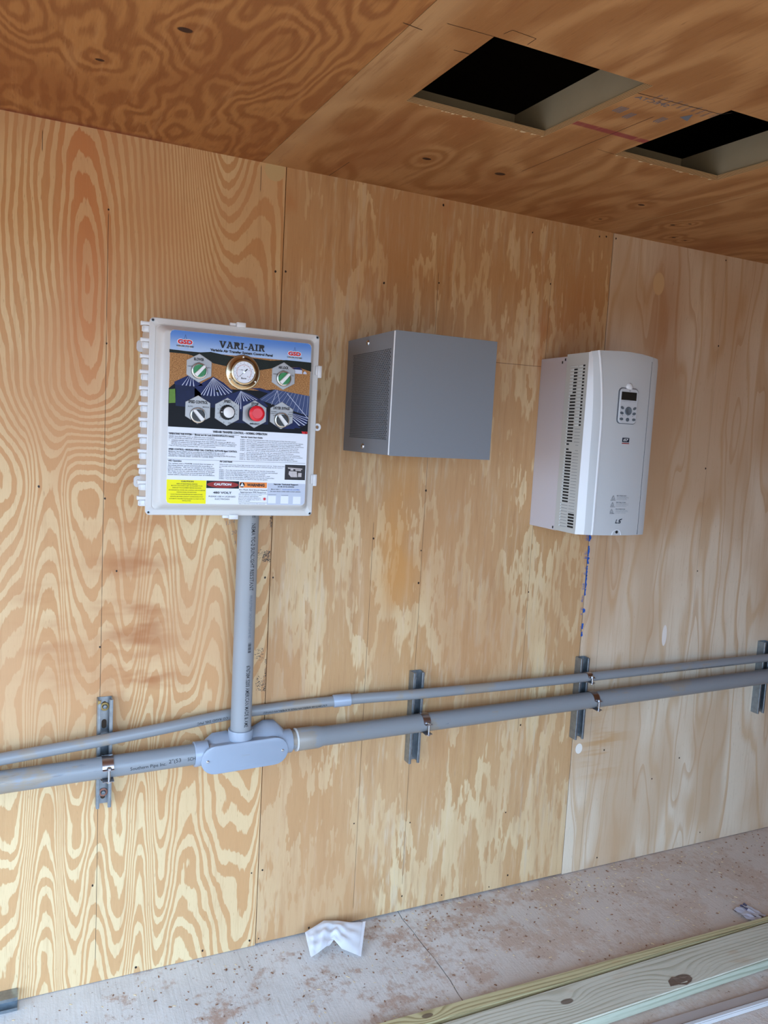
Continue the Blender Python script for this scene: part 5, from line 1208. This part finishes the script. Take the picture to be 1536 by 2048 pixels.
for k, z in enumerate((1.496, 1.474, 1.452)):
    x = 1.7255 - .0015 * k
    for a, c in (((x - .0065, z - .005), (x, z + .006)), ((x, z + .006), (x + .0065, z - .005)), ((x + .0065, z - .005), (x - .0065, z - .005))):
        d = Vector((c[0] - a[0], c[1] - a[1])).normalized() * .0005
        poly(bm, [(a[0] - d.y, YV, a[1] + d.x), (c[0] - d.y, YV, c[1] + d.x), (c[0] + d.y, YV, c[1] - d.x), (a[0] + d.y, YV, a[1] - d.x)])
    poly(bm, [(x - .0005, YV, z + .002), (x + .0005, YV, z + .002), (x + .0004, YV, z - .003), (x - .0004, YV, z - .003)])
    put_text(bm, ['ADVERTENCIA', 'WARNING', 'AVERTISSEMENT'][k], lambda u, v, z=z, k=k: (1.7150 + u, YV, z - .009 + v), .020, .0024, .03)
    put_text(bm, ['Risk of electric shock', 'Risk of injury or shock', 'Risque de blessure ou choc'][k], lambda u, v, z=z: (1.7390 + u, YV, z + .006 + v), .040, .0030, .03)
    for q in range(3): put_text(bm, ['Wait ten minutes after power is', 'removed before opening the cover', 'and read the manual first'][q], lambda u, v, z=z, q=q: (1.7390 + u, YV, z + .0015 - .0042 * q + v), .052 - .008 * (q == 2), .0018)
obj('warning_print', bm, M['vfd_line'], t)
bm = B()
for P in ([(0, 0), (.004, .013), (.007, .013), (.0038, .0028), (.0105, .0028), (.0098, 0)], [(.0115, 0), (.0122, .0028), (.0195, .0028), (.0202, .005), (.0140, .005), (.0150, .0115), (.0175, .013), (.0290, .016), (.0265, .0125), (.0185, .0100), (.0180, .0078), (.0232, .0078), (.0222, .0010), (.0205, 0)]):
    poly(bm, [(1.7415 + u, YV, 1.4105 + v) for u, v in P])
obj('maker_mark', bm, M['badge'], t)
bm = B(); rings = []
for r, y in ((.0195, -.2875), (.0195, -.2900), (.0175, -.2902), (.0170, -.2885)): rings.append([(1.7515 + r * cos(a_), y, VZ0 + .0015 + r * sin(a_) * .95) for a_ in [pi * i / 16 for i in range(17)]])
loft(bm, rings, False, False, closed=False); ar = obj('screw_arch', bm, M['vfd_light'], t, 40)
bm = B(); lathe_y(bm, (1.7510, VZ0 + .0115), [(.0050, -.2860), (.0050, -.2905), (.003, -.2912)], 20); obj('cover_screw', bm, M['knob_black'], t, 40)

# ------------------------------------------------------------------ things on the floor
def board(name, label, x0, y0, x1, y1, wd, z0, z1, mats, edge=None, bev=.004, taper=0.0):
    d = Vector((x1 - x0, y1 - y0)).normalized(); n_ = Vector((d.y, -d.x)) * wd; bm = B()
    P = [(x0, y0), (x1, y1), (x1 + n_.x * (1 - taper), y1 + n_.y * (1 - taper)), (x0 + n_.x, y0 + n_.y)]
    loft(bm, [[(a, c, z0) for a, c in P], [(a, c, z1) for a, c in P]])
    bmesh.ops.bevel(bm, geom=list(bm.edges), offset=bev, segments=3, affect='EDGES')
    for f_ in bm.faces:
        if f_.calc_center_median().z < z1 - bev * .9 and len(mats) > 1: f_.material_index = 1
    return tag(obj(name, bm, mats, None, 40), label, 'lumber')
board('lumber_board', 'narrow yellowish treated strip lying behind the wide greenish board', 0.55, -0.470, 3.3, -0.525, 0.060, 0.0, 0.036, [M['lumber2']], taper=.90)
lb1 = board('lumber_board', 'wide pale green treated board with big knot on its front edge', 0.55, -0.545, 3.6, -0.530, 0.140, 0.0, 0.0385, [M['lumber'], M['lumber_edge']])
bm = B()   # loose knot on the front upper edge
P = [(1.790, -.642), (1.812, -.632), (1.838, -.640), (1.868, -.646), (1.876, -.658), (1.858, -.668), (1.838, -.674), (1.812, -.664), (1.780, -.662)]
loft(bm, [[(a, c, .030) for a, c in P], [(a + random.uniform(-.004, .004), c, .0405) for a, c in P], [(1.82 + (a - 1.82) * .6, -.656 + (c + .656) * .6, .0385 + random.uniform(-.001, .002)) for a, c in P]])
obj('knot', bm, simple('dark_knot', (104, 84, 70), 0.8, var=.35, scale=90), lb1)
board('grey_board', 'dusty grey board at the lower right corner in front of lumber', 1.45, -0.722, 3.2, -0.790, 0.034, 0.0, 0.012, [M['board_grey']], bev=.002)
board('trim_strip', 'thin pale trim strip lying along the dusty grey board', 1.45, -0.757, 3.2, -0.825, 0.016, 0.0, 0.017, [M['board_lite']], bev=.003)
# loose channel leaning at the wall, bottom left
t = thing('loose_channel', 'piece of grey metal channel lying against wall, bottom left corner', 'channel', (-0.15, -0.02, 0))
bm = B(); Q = [(-.0015, .001), (-.041, .001), (-.041, .010), (-.0385, .010), (-.0385, .0035), (-.004, .0035), (-.004, .0385), (-.0385, .0385), (-.0385, .032), (-.041, .032), (-.041, .041), (-.0015, .041)]
loft(bm, [[(x, y, z) for y, z in Q] for x in (-0.60, -0.0225)]); obj('channel_body', bm, M['galv'], t, 30)

# plastic bag: two milky sheets, one end propped on the wall foot
OUT = [(0.82, -0.046, 0.041), (0.842, -0.038, 0.043), (0.894, -0.019, 0.048), (0.939, -0.031, 0.045), (0.981, -0.047, 0.04), (1.028, -0.059, 0.037), (0.993, -0.122, 0.019), (0.967, -0.17, 0.005),
       (0.935, -0.154, 0.009), (0.917, -0.129, 0.016), (0.903, -0.093, 0.027), (0.863, -0.113, 0.021), (0.836, -0.125, 0.018), (0.811, -0.133, 0.015), (0.805, -0.111, 0.022), (0.811, -0.076, 0.032)]
random.seed(11)
def bagsheet(lift, name, par=None):
    bm = B(); top = OUT[0:6]; bot = [OUT[13], OUT[12], OUT[11], OUT[10], OUT[9], OUT[7]]
    # grid between the upper edge and the lower (notched) edge
    def samp(L, u):
        u *= len(L) - 1; i = min(int(u), len(L) - 2); f_ = u - i; return Vector(L[i]).lerp(Vector(L[i + 1]), f_)
    nu, nv = 30, 14; G = []
    for i in range(nu + 1):
        a, c = samp(top, i / nu), samp(bot, i / nu); r_ = []
        for j in range(nv + 1):
            k = j / nv; p = a.lerp(c, k); e = sin(pi * i / nu) ** .5 * sin(pi * k) ** .6
            wr = .0035 * sin(i * .9 + j * .5) + .0025 * sin(i * .37 - j * 1.3) + .002 * random.uniform(-1, 1)
            fold = -.012 * math.exp(-((i / nu - .52) / .05) ** 2) * k
            n_ = Vector((0, -.28, .96)); p = p + n_ * (e * (lift + wr) + (fold if lift > 0 else 0))
            r_.append(bm.verts.new((p.x, min(p.y, -.004), max(p.z, .0015))))
        G.append(r_)
    for i in range(nu):
        for j in range(nv): bm.faces.new((G[i][j], G[i + 1][j], G[i + 1][j + 1], G[i][j + 1]))
    return obj(name, bm, M['bag'], par, 60)
bg_ = thing('plastic_bag', 'crumpled milky plastic bag on the floor against the plywood', 'bag', (0.92, -0.09, 0))
bagsheet(.010, 'bag_sheet', bg_); bagsheet(-.004, 'bag_sheet', bg_)
bm = B()
for i in range(8):
    a = Vector(OUT[5]).lerp(Vector(OUT[7]), i / 8); c = Vector(OUT[5]).lerp(Vector(OUT[7]), (i + 1) / 8); d = Vector((-.010, .0, .0012)); z = Vector((0, -.001, .0035))
    poly(bm, [a + z, c + z, c + d + z, a + d + z])
obj('seal_strip', bm, M['bag'], bg_)
# crumpled wrapper
t = thing('foil_wrapper', 'small crumpled printed wrapper beside the wide green board', 'wrapper', (2.37, -0.44, 0))
bm = B(); nu, nv = 8, 6; G = []
for i in range(nu + 1):
    G.append([bm.verts.new((2.335 + .010 * i + .004 * j * .6, -.405 - .014 * j + .002 * i, .003 + random.uniform(0, .008))) for j in range(nv + 1)])
for i in range(nu):
    for j in range(nv): bm.faces.new((G[i][j], G[i + 1][j], G[i + 1][j + 1], G[i][j + 1]))
pk = []
for f_ in list(bm.faces):
    if random.random() < .22: pk.append([v_.co.copy() + Vector((0, 0, .0006)) for v_ in f_.verts])
obj('wrapper_sheet', bm, M['wrap'], t)
bm = B(); [poly(bm, P) for P in pk]; obj('wrapper_print', bm, M['wrap_ink'], t)
# wood chips and clay crumbs scattered on the slab
random.seed(7)
def scatter(name, mat, n, smin, smax, flatk, label, cat, dense):
    bm = B()
    for _ in range(n):
        x = random.uniform(-.05, 3.0)
        if dense and random.random() < .6: x = random.gauss(1.85, .35)
        y = -abs(random.gauss(0, .16)) - .006 if random.random() < .55 else random.uniform(-.47, -.01)
        if not (-.1 < x < 3.1) or y < -.47: continue
        s_ = random.uniform(smin, smax); a = random.uniform(0, 6.28); l_ = s_ * random.uniform(1, 2.6 if flatk < .5 else 1.4); h = s_ * flatk
        c_, n_ = cos(a), sin(a); P = [(x + c_ * l_ * p - n_ * s_ * q * .5, y + n_ * l_ * p + c_ * s_ * q * .5) for p, q in ((-1, -1), (1, -.6), (.8, 1), (-.7, .8))]
        P = [(a_, min(b_, -.002)) for a_, b_ in P]
        loft(bm, [[(a_, b_, 0.0004) for a_, b_ in P], [(x + (a_ - x) * .7, y + (b_ - y) * .7, h + .0004) for a_, b_ in P]])
    o = tag(obj(name, bm, mat), label, cat); o['kind'] = 'stuff'
scatter('wood_chips', M['chip'], 420, .0012, .0034, .35, 'pale wood chips scattered on the concrete along the wall', 'wood chips', True)
scatter('clay_crumbs', M['crumb'], 520, .0012, .0040, .6, 'reddish brown clay crumbs scattered over the concrete', 'dirt', False)
